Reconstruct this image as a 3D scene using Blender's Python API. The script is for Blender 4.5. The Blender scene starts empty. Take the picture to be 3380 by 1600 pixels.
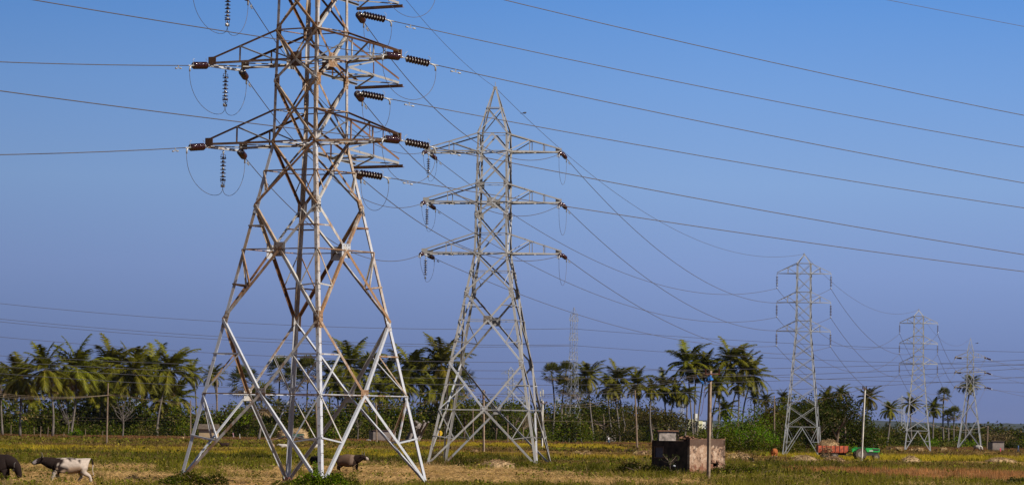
import bpy, math, random
import numpy as np
from mathutils import Vector, Matrix
random.seed(7)
rng = np.random.default_rng(11)
R = math.radians
scn = bpy.context.scene
COL = scn.collection
# ------------------------------------------------------------------ camera model
F = 12000.0; HC = 2.87; YC = 1420.0; ROLL = 0.014
PITCH = math.atan((YC - 800) / F)
_f = Vector((0, math.cos(PITCH), math.sin(PITCH)))
_u0 = Vector((0, -math.sin(PITCH), math.cos(PITCH)))
_r0 = Vector((1, 0, 0))
_r = _r0 * math.cos(ROLL) + _u0 * math.sin(ROLL)
_u = _u0 * math.cos(ROLL) - _r0 * math.sin(ROLL)
CAM = Vector((0, 0, HC))
def at(x, y, Y):
    d = _f * F + _r * (x - 1690) + _u * (800 - y)
    return CAM + d * (Y / d.y)
def gnd(x, y):
    d = _f * F + _r * (x - 1690) + _u * (800 - y)
    return CAM + d * (-HC / d.z)
def proj(p):
    q = Vector(p) - CAM
    return 1690 + F * q.dot(_r) / q.dot(_f), 800 - F * q.dot(_u) / q.dot(_f)
def gat(x, Y):
    """ground point under picture column x at depth Y"""
    lo, hi = 1300.0, 2600.0
    a = at(x, 1440, Y); b = at(x, 1500, Y)
    t = a.z / (a.z - b.z)
    p = a + (b - a) * t
    return Vector((p.x, Y, 0))
cam = bpy.data.cameras.new('camera'); co = bpy.data.objects.new('camera', cam); COL.objects.link(co)
cam.sensor_width = 36; cam.lens = 36 * F / 3380; cam.clip_end = 60000; cam.clip_start = 1
co.matrix_world = Matrix.Translation(CAM) @ Matrix((( _r.x, _u.x, -_f.x, 0), (_r.y, _u.y, -_f.y, 0), (_r.z, _u.z, -_f.z, 0), (0, 0, 0, 1)))
scn.camera = co
# ------------------------------------------------------------------ materials
def newmat(name):
    m = bpy.data.materials.new(name); m.use_nodes = True
    nt = m.node_tree; b = nt.nodes['Principled BSDF']
    return m, nt, b
def noise(nt, scale, detail=4, rough=.6, coord='Object', stretch=None):
    tc = nt.nodes.new('ShaderNodeTexCoord'); n = nt.nodes.new('ShaderNodeTexNoise')
    n.inputs['Scale'].default_value = scale; n.inputs['Detail'].default_value = detail; n.inputs['Roughness'].default_value = rough
    if stretch:
        mp = nt.nodes.new('ShaderNodeMapping'); mp.inputs['Scale'].default_value = stretch
        nt.links.new(tc.outputs[coord], mp.inputs['Vector']); nt.links.new(mp.outputs[0], n.inputs['Vector'])
    else:
        nt.links.new(tc.outputs[coord], n.inputs['Vector'])
    return n.outputs['Fac']
def ramp(nt, fac, stops):
    r = nt.nodes.new('ShaderNodeValToRGB'); e = r.color_ramp.elements
    while len(e) < len(stops): e.new(0.5)
    for i, (p, c) in enumerate(stops):
        e[i].position = p; e[i].color = (*c, 1) if len(c) == 3 else c
    nt.links.new(fac, r.inputs['Fac']); return r.outputs['Color']
def mixc(nt, fac, a, b, mode='MIX'):
    m = nt.nodes.new('ShaderNodeMix'); m.data_type = 'RGBA'; m.blend_type = mode
    for s, v in ((m.inputs['Factor'], fac), (m.inputs['A'], a), (m.inputs['B'], b)):
        if hasattr(v, 'links'): nt.links.new(v, s)
        else: s.default_value = v if not isinstance(v, tuple) else (*v, 1)
    return m.outputs['Result']
def mathn(nt, op, a, b=0.0, clamp=False):
    m = nt.nodes.new('ShaderNodeMath'); m.operation = op; m.use_clamp = clamp
    for s, v in ((m.inputs[0], a), (m.inputs[1], b)):
        if hasattr(v, 'links'): nt.links.new(v, s)
        else: s.default_value = v
    return m.outputs[0]
def simple(name, c, rough=.7, var=.25, scale=6, metal=0., spec=.4):
    m, nt, b = newmat(name)
    f = noise(nt, scale)
    d = tuple(x * (1 - var) for x in c); l = tuple(min(1, x * (1 + var)) for x in c)
    nt.links.new(ramp(nt, f, [(.3, d), (.7, l)]), b.inputs['Base Color'])
    b.inputs['Roughness'].default_value = rough; b.inputs['Metallic'].default_value = metal
    b.inputs['Specular IOR Level'].default_value = spec
    return m
def steel(name, base, rust, amount, scale=1.5):
    m, nt, b = newmat(name)
    oi = nt.nodes.new('ShaderNodeObjectInfo')
    f1 = noise(nt, scale, 6, .65, stretch=(1, 1, .5))
    f2 = noise(nt, 14, 3)
    v = mathn(nt, 'ADD', f1, mathn(nt, 'MULTIPLY', mathn(nt, 'SUBTRACT', oi.outputs['Random'], .5), .22))
    k = ramp(nt, v, [(amount - .07, (0, 0, 0)), (amount + .07, (1, 1, 1))])
    bd = tuple(x * .78 for x in base)
    cb = ramp(nt, f2, [(.35, bd), (.65, base)])
    rd = tuple(x * .55 for x in rust)
    cr = ramp(nt, f2, [(.35, rd), (.65, rust)])
    nt.links.new(mixc(nt, k, cb, cr), b.inputs['Base Color'])
    b.inputs['Roughness'].default_value = .62; b.inputs['Metallic'].default_value = .12
    return m
M = {}
M['white'] = steel('galvanised_steel', (.55, .575, .63), (.36, .21, .12), .66)
M['mixed'] = steel('weathered_steel', (.55, .53, .50), (.38, .225, .125), .52)
M['tan'] = steel('rusty_steel', (.47, .38, .29), (.38, .215, .105), .44)
M['rust'] = steel('dark_rust_and_shade_steel', (.26, .13, .06), (.17, .08, .04), .5)
M['leg1'] = None
def legsteel():
    m, nt, b = newmat('leg_steel')
    tc = nt.nodes.new('ShaderNodeTexCoord'); sp = nt.nodes.new('ShaderNodeSeparateXYZ'); nt.links.new(tc.outputs['Object'], sp.inputs[0])
    f1 = noise(nt, .8, 6, .7, stretch=(1, 1, .35)); f2 = noise(nt, 12, 3)
    h = mathn(nt, 'MULTIPLY', mathn(nt, 'SUBTRACT', sp.outputs['Z'], 6.5), .030)
    h = mathn(nt, 'MINIMUM', mathn(nt, 'MAXIMUM', h, -.3), .12)
    v = mathn(nt, 'ADD', f1, h)
    k = ramp(nt, v, [(.52, (0, 0, 0)), (.68, (1, 1, 1))])
    cb = ramp(nt, f2, [(.35, (.47, .49, .54)), (.65, (.58, .60, .66))])
    cr = ramp(nt, f2, [(.35, (.34, .25, .17)), (.65, (.50, .38, .27))])
    nt.links.new(mixc(nt, k, cb, cr), b.inputs['Base Color'])
    b.inputs['Roughness'].default_value = .6; b.inputs['Metallic'].default_value = .12
    return m
M['leg1'] = legsteel()
M['galv2'] = steel('grey_galvanised_steel', (.40, .39, .38), (.22, .175, .14), .66)
M['galv3'] = steel('far_galvanised_steel', (.38, .40, .43), (.22, .20, .18), .78)
M['bolt'] = simple('rusty_bolt', (.10, .055, .035), .7)
M['porcelain'] = simple('brown_porcelain', (.038, .009, .010), .14, .2, 20, 0, .8)
M['capmetal'] = simple('insulator_cap_metal', (.42, .40, .38), .5, .2, 20, .4)
M['fitting'] = simple('fitting_metal', (.45, .45, .45), .5, .2, 20, .4)
M['wire'] = simple('shaded_aluminium_wire', (.12, .10, .09), .6, .2, 3, .2)  # base colour darkened to carry the shade on the wires' underside
M['farwire'] = simple('dull_far_wire', (.10, .10, .13), .8, .1, 3)
M['localwire'] = simple('bare_local_wire', (.40, .31, .22), .6, .2, 3, .2)
M['concrete'] = simple('weathered_concrete', (.27, .20, .145), .9, .35, 3)
M['paleconcrete'] = simple('pale_concrete', (.55, .53, .48), .9, .25, 3)
M['wood'] = simple('old_wood', (.20, .145, .105), .9, .35, 3)
M['darkmetal'] = simple('dark_red_metal', (.13, .05, .04), .7, .3, 8)
M['bark'] = simple('palm_bark', (.145, .125, .11), .95, .4, 2.5)
M['darkbark'] = simple('dark_bark', (.14, .10, .075), .95, .4, 2.5)
def leafmat(name, mul=1.0, trans=.35):
    m, nt, b = newmat(name)
    at_ = nt.nodes.new('ShaderNodeAttribute'); at_.attribute_name = 'col'
    oi = nt.nodes.new('ShaderNodeObjectInfo')
    hs = nt.nodes.new('ShaderNodeHueSaturation')
    nt.links.new(at_.outputs['Color'], hs.inputs['Color'])
    nt.links.new(mathn(nt, 'ADD', mathn(nt, 'MULTIPLY', oi.outputs['Random'], .4), .8 * mul), hs.inputs['Value'])
    nt.links.new(mathn(nt, 'ADD', mathn(nt, 'MULTIPLY', oi.outputs['Random'], .03), .485), hs.inputs['Hue'])
    out = nt.nodes['Material Output']
    nt.links.new(hs.outputs[0], b.inputs['Base Color']); b.inputs['Roughness'].default_value = .75 if name != 'palm_foliage' else .5
    b.inputs['Specular IOR Level'].default_value = .04 if name != 'palm_foliage' else .12
    tr = nt.nodes.new('ShaderNodeBsdfTranslucent'); nt.links.new(hs.outputs[0], tr.inputs['Color'])
    mx = nt.nodes.new('ShaderNodeMixShader'); mx.inputs[0].default_value = trans
    nt.links.new(b.outputs[0], mx.inputs[1]); nt.links.new(tr.outputs[0], mx.inputs[2]); nt.links.new(mx.outputs[0], out.inputs['Surface'])
    return m
M['leaf'] = leafmat('foliage')
M['palmleaf'] = leafmat('palm_foliage', 1.0, .3)
M['grass'] = leafmat('grass_blades', 1.0, .25)
def attrmat(name, rough=.8):
    m, nt, b = newmat(name)
    at_ = nt.nodes.new('ShaderNodeAttribute'); at_.attribute_name = 'col'
    f = noise(nt, 8, 4)
    c = mixc(nt, .35, at_.outputs['Color'], mixc(nt, 1.0, at_.outputs['Color'], ramp(nt, f, [(.3, (.4, .4, .4)), (.7, (1.3, 1.3, 1.3))]), 'MULTIPLY'))
    nt.links.new(c, b.inputs['Base Color']); b.inputs['Roughness'].default_value = rough
    b.inputs['Specular IOR Level'].default_value = .3
    return m
M['hide'] = attrmat('animal_hide', .85); M['hide'].node_tree.nodes['Principled BSDF'].inputs['Specular IOR Level'].default_value = .08
M['cloth'] = attrmat('cloth_and_skin', .85)
# ------------------------------------------------------------------ mesh building
class MB:
    def __init__(s): s.v = []; s.f = []; s.m = []; s.mi = 0; s.c = []; s.cc = (1, 1, 1)
    def add(s, vs, fs):
        n = len(s.v); s.v += [tuple(x) for x in vs]
        for f in fs: s.f.append(tuple(i + n for i in f)); s.m.append(s.mi); s.c.append(s.cc)
    def prism(s, a, b, p, q):
        """box from a to b whose section is spanned by p and q"""
        a = Vector(a); b = Vector(b); p = Vector(p); q = Vector(q)
        vs = [a, a + p, a + p + q, a + q, b, b + p, b + p + q, b + q]
        s.add(vs, [(0, 3, 2, 1), (4, 5, 6, 7), (0, 1, 5, 4), (1, 2, 6, 5), (2, 3, 7, 6), (3, 0, 4, 7)])
    def box(s, c, d, rz=0):
        c = Vector(c); x = Vector((math.cos(rz), math.sin(rz), 0)) * d[0]; y = Vector((-math.sin(rz), math.cos(rz), 0)) * d[1]
        z = Vector((0, 0, d[2]))
        s.prism(c - x / 2 - y / 2 - z / 2, c - x / 2 - y / 2 + z / 2, x, y)
    def bar(s, a, b, w, h=None):
        a = Vector(a); b = Vector(b); d = (b - a).normalized(); h = h or w
        up = Vector((0, 0, 1)) if abs(d.z) < .95 else Vector((1, 0, 0))
        p = d.cross(up).normalized() * w; q = p.cross(d).normalized() * h
        s.prism(a - p / 2 - q / 2, b - p / 2 - q / 2, p, q)
    def ang(s, a, b, w, n, t=.014, o=0., flip=1):
        """angle-section brace on a face of outward normal n"""
        a = Vector(a); b = Vector(b); n = Vector(n); d = (b - a).normalized(); n = (n - d * n.dot(d)).normalized(); sd = d.cross(n)
        if sd.z < 0: sd = -sd
        sd = sd * flip
        s.prism(a - sd * w / 2 + n * o, b - sd * w / 2 + n * o, sd * w, n * t)
        s.prism(a + sd * (w / 2 - t) + n * o, b + sd * (w / 2 - t) + n * o, sd * t, -n * w * .85)
    def tube(s, pts, rad, n=6, cap=True):
        pts = [Vector(p) for p in pts]; m = len(pts)
        if not hasattr(rad, '__len__'): rad = [rad] * m
        base = len(s.v); prev = None; vs = []
        for i, p in enumerate(pts):
            d = (pts[min(i + 1, m - 1)] - pts[max(i - 1, 0)]).normalized()
            if prev is None:
                up = Vector((0, 0, 1)) if abs(d.z) < .9 else Vector((1, 0, 0))
                x = d.cross(up).normalized()
            else:
                x = (prev - d * prev.dot(d)).normalized()
            prev = x; y = d.cross(x)
            for k in range(n):
                a = 2 * math.pi * k / n
                vs.append(p + (x * math.cos(a) + y * math.sin(a)) * rad[i])
        fs = []
        for i in range(m - 1):
            for k in range(n):
                k2 = (k + 1) % n
                fs.append((i * n + k, i * n + k2, (i + 1) * n + k2, (i + 1) * n + k))
        if cap: fs.append(tuple(range(n))[::-1]); fs.append(tuple((m - 1) * n + k for k in range(n)))
        s.add(vs, fs)
    def lathe(s, a, d, prof, n=14):
        """profile (dist along d, radius)"""
        a = Vector(a); d = Vector(d).normalized()
        pts = [a + d * p for p, r in prof]; up = Vector((0, 0, 1)) if abs(d.z) < .9 else Vector((1, 0, 0))
        x = d.cross(up).normalized(); y = d.cross(x); vs = []
        for (p, r) in prof:
            for k in range(n):
                an = 2 * math.pi * k / n
                vs.append(a + d * p + (x * math.cos(an) + y * math.sin(an)) * r)
        m = len(prof); fs = []
        for i in range(m - 1):
            for k in range(n):
                k2 = (k + 1) % n
                fs.append((i * n + k, i * n + k2, (i + 1) * n + k2, (i + 1) * n + k))
        fs.append(tuple(range(n))[::-1]); fs.append(tuple((m - 1) * n + k for k in range(n)))
        s.add(vs, fs)
    def mesh(s, name, mats, smooth=False, colored=False):
        me = bpy.data.meshes.new(name); me.from_pydata(s.v, [], s.f)
        for m in (mats if isinstance(mats, (list, tuple)) else [mats]): me.materials.append(m)
        me.polygons.foreach_set('material_index', s.m)
        if smooth: me.polygons.foreach_set('use_smooth', [True] * len(s.f))
        if colored:
            a = me.color_attributes.new('col', 'FLOAT_COLOR', 'CORNER'); arr = []
            for f, c in zip(s.f, s.c): arr += [*c, 1.0] * len(f)
            a.data.foreach_set('color', arr)
        me.update(); return me
    def build(s, name, mats, parent=None, smooth=False, colored=False):
        return put(s.mesh(name, mats, smooth, colored), name, parent)
def put(me, name, parent=None, loc=None):
    o = bpy.data.objects.new(name, me); COL.objects.link(o)
    if parent is not None: o.parent = parent
    if loc is not None: o.location = loc
    return o
def tag(o, label=None, cat=None, group=None, kind=None):
    if label: o['label'] = label
    if cat: o['category'] = cat
    if group: o['group'] = group
    if kind: o['kind'] = kind
    return o
def empty(name, loc, rz=0, label=None, cat=None, group=None):
    o = bpy.data.objects.new(name, None); COL.objects.link(o); o.location = loc; o.rotation_euler = (0, 0, rz)
    return tag(o, label, cat, group)
def npmesh(name, V, nper, C, mat):
    """V: (N*nper,3) separate faces of nper vertices; C: (N,3) colours"""
    N = len(V) // nper
    me = bpy.data.meshes.new(name); me.vertices.add(len(V)); me.vertices.foreach_set('co', V.astype(np.float32).ravel())
    me.loops.add(len(V)); me.loops.foreach_set('vertex_index', np.arange(len(V), dtype=np.int32))
    me.polygons.add(N); me.polygons.foreach_set('loop_start', (np.arange(N) * nper).astype(np.int32))
    me.update(calc_edges=True)
    a = me.color_attributes.new('col', 'FLOAT_COLOR', 'POINT')
    cc = np.ones((N, nper, 4), np.float32); cc[:, :, :3] = C[:, None, :]
    a.data.foreach_set('color', cc.ravel())
    me.materials.append(mat); return me
def rdir(n):
    v = rng.normal(size=(n, 3)); return v / np.linalg.norm(v, axis=1)[:, None]
def leaves(P, size, C, mat, name='crown', up=.5):
    """small quad leaves at points P"""
    n = len(P); size = np.broadcast_to(np.asarray(size, float), (n,))
    a = rdir(n); b = rdir(n); a[:, 2] *= (1 - up * .6); a /= np.linalg.norm(a, axis=1)[:, None]
    b = b - a * (a * b).sum(1)[:, None]; b /= np.linalg.norm(b, axis=1)[:, None]
    a = a * size[:, None] * .5; b = b * size[:, None] * .32
    V = np.empty((n, 4, 3)); V[:, 0] = P - a; V[:, 1] = P + b - a * .1; V[:, 2] = P + a; V[:, 3] = P - b - a * .1
    return npmesh(name, V.reshape(-1, 3), 4, C, mat)
def lerp(a, b, t): return a + (b - a) * t
# ------------------------------------------------------------------ lattice towers
LV = dict(A=4.5, B=8.25, C=11.78, D=14.05, E=15.78, F=17.28, G=18.88, H=20.4, I=21.45, J=22.95, K=25.6, L=27.05, P=31.0)
def hw(z):
    if z <= LV['F']: return lerp(4.5, 1.37, z / LV['F'])
    if z <= LV['L']: return lerp(1.37, 1.24, (z - LV['F']) / (LV['L'] - LV['F']))
    return lerp(1.24, .07, (z - LV['L']) / (LV['P'] - LV['L']))
SG = [(-1, -1), (1, -1), (1, 1), (-1, 1)]; NR = [Vector((0, -1, 0)), Vector((1, 0, 0)), Vector((0, 1, 0)), Vector((-1, 0, 0))]
def cn(k, z):
    k %= 4; h = hw(z); return Vector((SG[k][0] * h, SG[k][1] * h, z))
def mid(k, z): return (cn(k, z) + cn(k + 1, z)) / 2
def gusset(tw, c, d, sx, sz, n, mat, hex_=False):
    """bolted plate centred at c, long axis d, lying in the face of normal n"""
    d = d.normalized(); n = (n - d * n.dot(d)).normalized(); s = d.cross(n)
    mb = MB(); a = c - s * sx / 2 - d * sz / 2 + n * .016
    mb.prism(a, a + d * sz, s * sx, n * .013)
    mb.mi = 1
    for i in range(3):
        for j in range(4):
            if random.random() < .25: continue
            q = c + s * sx * ((i + .5) / 3 - .5) * .85 + d * sz * ((j + .5) / 4 - .5) * .9 + n * .029
            mb.prism(q - s * .022, q + s * .022, d * .044, n * .02)
    return mb.build('gusset_plate', [mat, M['bolt']], tw)
def tension_tower(name, loc, rz, mats, far_arm, label, steps=False, group=None, scale=1.0, simple_=False):
    tw = empty(name, loc, rz, label, 'tower', group)
    tw.scale = (scale,) * 3 if not simple_ else (.66, .66, scale)
    legm, low, up_, gus = mats
    def pick(z):
        if not far_arm: return low[random.randrange(len(low))]
        return (low if z < 8 else up_)[random.randrange(len(low if z < 8 else up_))]
    # legs
    zs = [0, LV['B'], LV['F'], LV['L'], LV['P'] - .15]; ws = [.20, .19, .16, .11] if not simple_ else [.3, .28, .22, .16]
    for k in range(4):
        mb = MB(); da = Vector((-SG[k][0], 0, 0)); db = Vector((0, -SG[k][1], 0))
        for i in range(4):
            a, b, w = cn(k, zs[i]), cn(k, zs[i + 1]), ws[i]; t = .018
            mb.prism(a, b, da * w, db * t); mb.prism(a + db * t, b + db * t, da * t, db * (w - t))
        for zz in (6.5, 10.3, 19.6, 24.3):          # splice plates
            a, b = cn(k, zz - .3), cn(k, zz + .3)
            mb.prism(a - db * .012 + da * .02, b - db * .012 + da * .02, da * .15, db * .012)
            mb.prism(a - da * .012 + db * .02, b - da * .012 + db * .02, db * .15, da * .012)
        leg = mb.build('leg', legm, tw)
        if not simple_:
            mb = MB()
            for zz in np.arange(1.2, 17, .45) if (steps and k == 1) else []:
                p = cn(k, zz); dd = (-da if int(zz / .45) % 2 else -db); mb.bar(p + dd * .0, p + dd * .14, .018); mb.bar(p + dd * .13, p + dd * .15, .04)
            if mb.v: mb.build('step_bolt', M['bolt'], leg)
            mb = MB(); c = cn(k, 0); q = c + Vector((SG[k][0] * .08, SG[k][1] * .08, 0)) * -1
            mb.prism(Vector((c.x - SG[k][0] * .3, c.y - SG[k][1] * .3, -.5)), Vector((c.x - SG[k][0] * .25, c.y - SG[k][1] * .25, .28)), Vector((SG[k][0] * .4, 0, 0)), Vector((0, SG[k][1] * .4, 0)))
            mb.build('foundation_stub', M['darkmetal'] if far_arm else M['concrete'], tw)
    def brace(a, b, w, n, z, nm='diagonal_brace', mat=None):
        if simple_ and nm == 'secondary_brace': return
        mb = MB(); mb.ang(a, b, w * (1.3 if simple_ else 1), n, o=random.choice([.03, .034, .05, .054]), t=.012)
        return mb.build(nm, mat or pick(z), tw)
    ft = {}
    for k in range(4):
        n = NR[k]; A, B, C, D, E, Fz, G, H, I, J, K, L = [LV[c] for c in 'ABCDEFGHIJKL']
        pan = [(0, A, 'up'), (A, B, 'dn'), (B, C, 'up'), (C, D, 'dn'), (D, Fz, 'x'), (Fz, H, 'x'), (H, I, 'up'), (I, J, 'dn'), (J, K, 'x'), (K, L, 'up')]
        for z0, z1, ty in pan:
            w = .15 if z1 < 15 else .12
            if ty == 'up':      # from the corners below to the middle above
                for kk, sgn in ((k, 1), (k + 1, -1)):
                    a = cn(kk, z0); b = mid(k, z1); brace(a, b, w, n, z0)
                    if z1 - z0 > 2.2:
                        m1 = a.lerp(b, .48); l1 = cn(kk, m1.z); l1 = cn(kk, m1.z + (0.25 if z0 == 0 else .1))
                        brace(l1, m1, .075, n, z0, 'secondary_brace'); brace(cn(kk, z1), m1, .075, n, z0, 'secondary_brace')
            elif ty == 'dn':
                for kk in (k, k + 1):
                    a = mid(k, z0); b = cn(kk, z1); brace(a, b, w, n, z0)
                    if z1 - z0 > 2.2:
                        m1 = a.lerp(b, .54); l1 = cn(kk, m1.z)
                        brace(l1, m1, .075, n, z0, 'secondary_brace')
                        if z0 == A: brace(cn(kk, z0), m1, .075, n, z0, 'secondary_brace')
            else:
                brace(cn(k, z0), cn(k + 1, z1), w, n, z0); brace(cn(k + 1, z0), cn(k, z1), w, n, z0)
                if z0 == D:
                    for kk, k2 in ((k, k + 1), (k + 1, k)):
                        m1 = cn(kk, z0).lerp(cn(k2, z1), .22); brace(cn(kk, E), m1, .065, n, z0, 'secondary_brace')
        for z in (A, C, E, Fz, G, I, J, K, L):
            mb = MB(); a, b = cn(k, z) + n * .06, cn(k + 1, z) + n * .06
            mb.prism(a, b, (0, 0, .055), -n * .012); mb.prism(a, b, (0, 0, .012), -n * .12)
            mb.build('horizontal_brace', (M['tan'] if far_arm and random.random() < .4 else pick(z)), tw)
        # gussets
        ud = (cn(k + 1, 5) - cn(k, 5)).normalized()
        for z, s in ((A, .62), (C, .72), (I, .72)):
            gusset(tw, mid(k, z) - n * 0 , Vector((0, 0, 1)) - n * 0, s, s, n, gus[random.randrange(len(gus))] if z != A else gus[0])
        for kk, sg in ((k, 1), (k + 1, -1)):
            for z in (B, D, H, J):
                ld = (cn(kk, z + 1) - cn(kk, z - 1))
                gusset(tw, cn(kk, z) + ud * sg * .17, ld, .30, .85 if z < 16 else .62, n, gus[random.randrange(len(gus))])
        # plan bracing and peak
    mbp = MB()
    for k in range(4):
        n = NR[k]; z0 = LV['L']; z1 = 29.2
        mbp.ang(cn(k, z1), cn(k + 1, z1), .07, n, o=.02)
        mbp.ang(cn(k, z0), cn(k + 1, z1), .07, n, o=.02); mbp.ang(cn(k + 1, z0), cn(k, z1), .07, n, o=.035)
        for z in (LV['F'], LV['I'], LV['K']):
            if k < 2: q_ = MB(); q_.bar(cn(k, z) * .97 + Vector((0, 0, z * .03)), cn(k + 2, z) * .97 + Vector((0, 0, z * .03 - .06 * k)), .07); q_.build('plan_brace', low[0], tw)
    mbp.build('peak_frame', low[0], tw); mbp = MB(); mbp.tube([(0, 0, LV['P'] - .3), (0, 0, LV['P'] + .35)], .025, 5); mbp.box((0, 0, LV['P'] - .12), (.3, .22, .16)); mbp.build('peak_cap', low[0], tw)
    # cross arms
    tips = []
    for li, (zb, zt) in enumerate(((LV['F'], LV['G']), (LV['I'], LV['J']), (LV['K'], LV['L']))):
        hb, ht = hw(zb), hw(zt); t = {}
        X = 4.2
        mats_arm = M['tan'] if far_arm else M['galv2']
        # left, square ended
        mb = MB(); N = (0, 0, 1)
        for s in (-1, 1):
            tip = Vector((-hb - X, s * hb, zb)); 
            mb.mi = 0; mb.ang(Vector((-hb, s * hb, zb)), tip, .12, Vector((0, s, 0)), o=.03)
            mb.mi = 1; mb.ang(Vector((-ht, s * ht, zt)), tip + Vector((.05, 0, .22)), .10, Vector((0, s, 0)), o=.03)
            bm = Vector((-hb - X * .5, s * hb, zb)); tm = Vector((-ht, s * ht, zt)).lerp(tip + Vector((0, 0, .22)), .55)
            bm.x = tm.x
            mb.mi = 0; mb.ang(bm, tm, .06, Vector((0, s, 0)), o=.015); mb.mi = 2
            mb.ang(Vector((-hb, s * hb, zb)), tm, .07, Vector((0, s, 0)), o=.045)
            mb.mi = 1; mb.prism(tip + Vector((-.12, s * .05, -.08)), tip + Vector((-.12, s * .05, .32)), (.5, 0, 0), (0, .014, 0))
            mb.mi = 2; mb.bar(Vector((-hb, s * hb, zb - .05)), Vector((-hb - X * .5, -s * hb, zb - .05 - .03 * s)), .06)
            mb.bar(Vector((-hb - X * .5, s * hb, zb - .07)), Vector((-hb - X, -s * hb, zb - .07 - .03 * s)), .06)
        arm = mb.build('crossarm', [mats_arm, M['rust'] if far_arm else M['galv2'], M['galv2']], tw)
        mb = MB(); a = Vector((-hb - X - .07, -hb - .12, zb - .2)); b = Vector((-hb - X - .07, hb + .12, zb - .2))
        mb.prism(a, b, (.14, 0, 0), (0, 0, .03)); mb.prism(a, b, (.02, 0, 0), (0, 0, .14)); 
        mb.build('end_bar', M['white'], arm)
        t['ln'] = Vector((-hb - X - .03, -hb, zb - .1)); t['lf'] = Vector((-hb - X - .03, hb, zb - .12)); t['ls'] = Vector((-hb - X, 0.0, zb - .2))
        # right, pointed
        mb = MB(); tip = Vector((hb + X, 0, zb))
        for s in (-1, 1):
            mb.mi = 0; mb.ang(Vector((hb, s * hb, zb)), tip + Vector((0, s * .06, 0)), .12, Vector((0, s, 0)), o=.03)
            mb.mi = 1; mb.ang(Vector((ht, s * ht, zt)), tip + Vector((0, s * .06, .26)), .10, Vector((0, s, 0)), o=.03)
            for q, g in ((.42, 0), (.68, 0)):
                bq = Vector((hb, s * hb, zb)).lerp(tip, q); tq = Vector((ht, s * ht, zt)).lerp(tip + Vector((0, 0, .26)), q)
                mb.mi = 0; mb.ang(bq, tq, .06, Vector((0, s, 0)), o=.015)
                if q < .5: mb.mi = 2; mb.ang(Vector((hb, s * hb, zb)), tq, .07, Vector((0, s, 0)), o=.045)
            b1 = Vector((hb, s * hb, zb)); b2 = Vector((hb, -s * hb, zb)).lerp(tip, .5)
            mb.mi = 2; mb.bar(b1 - Vector((0, 0, .05)), b2 - Vector((0, 0, .05 + .03 * s)), .06)
        mb.mi = 1; mb.prism(tip + Vector((-.4, -.05, -.1)), tip + Vector((-.4, -.05, .34)), (.48, 0, 0), (0, .1, 0))
        mb.build('crossarm', [M['mixed'] if far_arm else M['galv2'], M['rust'] if far_arm else M['galv2'], M['galv2']], tw)
        t['r'] = tip + Vector((.1, 0, -.06))
        if far_arm:
            mb = MB(); Yl = 4.4
            for s in (-1, 1):
                b0 = Vector((s * hb, hb, zb - .25)); b1 = Vector((s * hb, hb + Yl, zb - .66)); t0 = Vector((s * ht, ht, zt - .35))
                mb.mi = 0; mb.ang(b0, b1, .12, Vector((s, 0, 0)), o=.03); mb.mi = 1; mb.ang(t0, b1 + Vector((0, 0, .2)), .10, Vector((s, 0, 0)), o=.03)
                q1 = b0.lerp(b1, .5); q2 = t0.lerp(b1, .5); mb.mi = 1; mb.ang(q1, q2, .06, Vector((s, 0, 0)), o=.015); mb.mi = 2
                mb.ang(b0, q2, .07, Vector((s, 0, 0)), o=.045)
                mb.mi = 0; o2 = Vector((-s * hb, hb, zb - .25)).lerp(Vector((-s * hb, hb + Yl, zb - .66)), .5)
                mb.bar(b0 - Vector((0, 0, .06)), o2 - Vector((0, 0, .06 + .03 * s)), .06); mb.bar(q1 - Vector((0, 0, .08)), Vector((-s * hb, hb + Yl, zb - .74)) - Vector((0, 0, .03 * s)), .06)
            mb.mi = 0; mb.bar(Vector((-hb, hb + Yl * .5, zb - .5)), Vector((hb, hb + Yl * .5, zb - .5)), .1)
            arm = mb.build('crossarm', [M['galv2'], M['rust'], M['galv2']], tw)
            mb = MB(); a = Vector((-hb - .25, hb + Yl + .1, zb - .88)); b = Vector((hb + .2, hb + Yl + .1, zb - .88))
            mb.prism(a, b, (0, .14, 0), (0, 0, .03)); mb.prism(a, b, (0, .02, 0), (0, 0, .15)); mb.build('end_bar', M['rust'], arm)  # dark rust steel paints the shade on this bar
            t['f'] = Vector((-hb - .1, hb + Yl + .1, zb - 1.05))
        tips.append(t)
    bpy.context.view_layer.update()
    W = tw.matrix_basis
    return tw, [{k: W @ v for k, v in t.items()} for t in tips]

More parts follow.
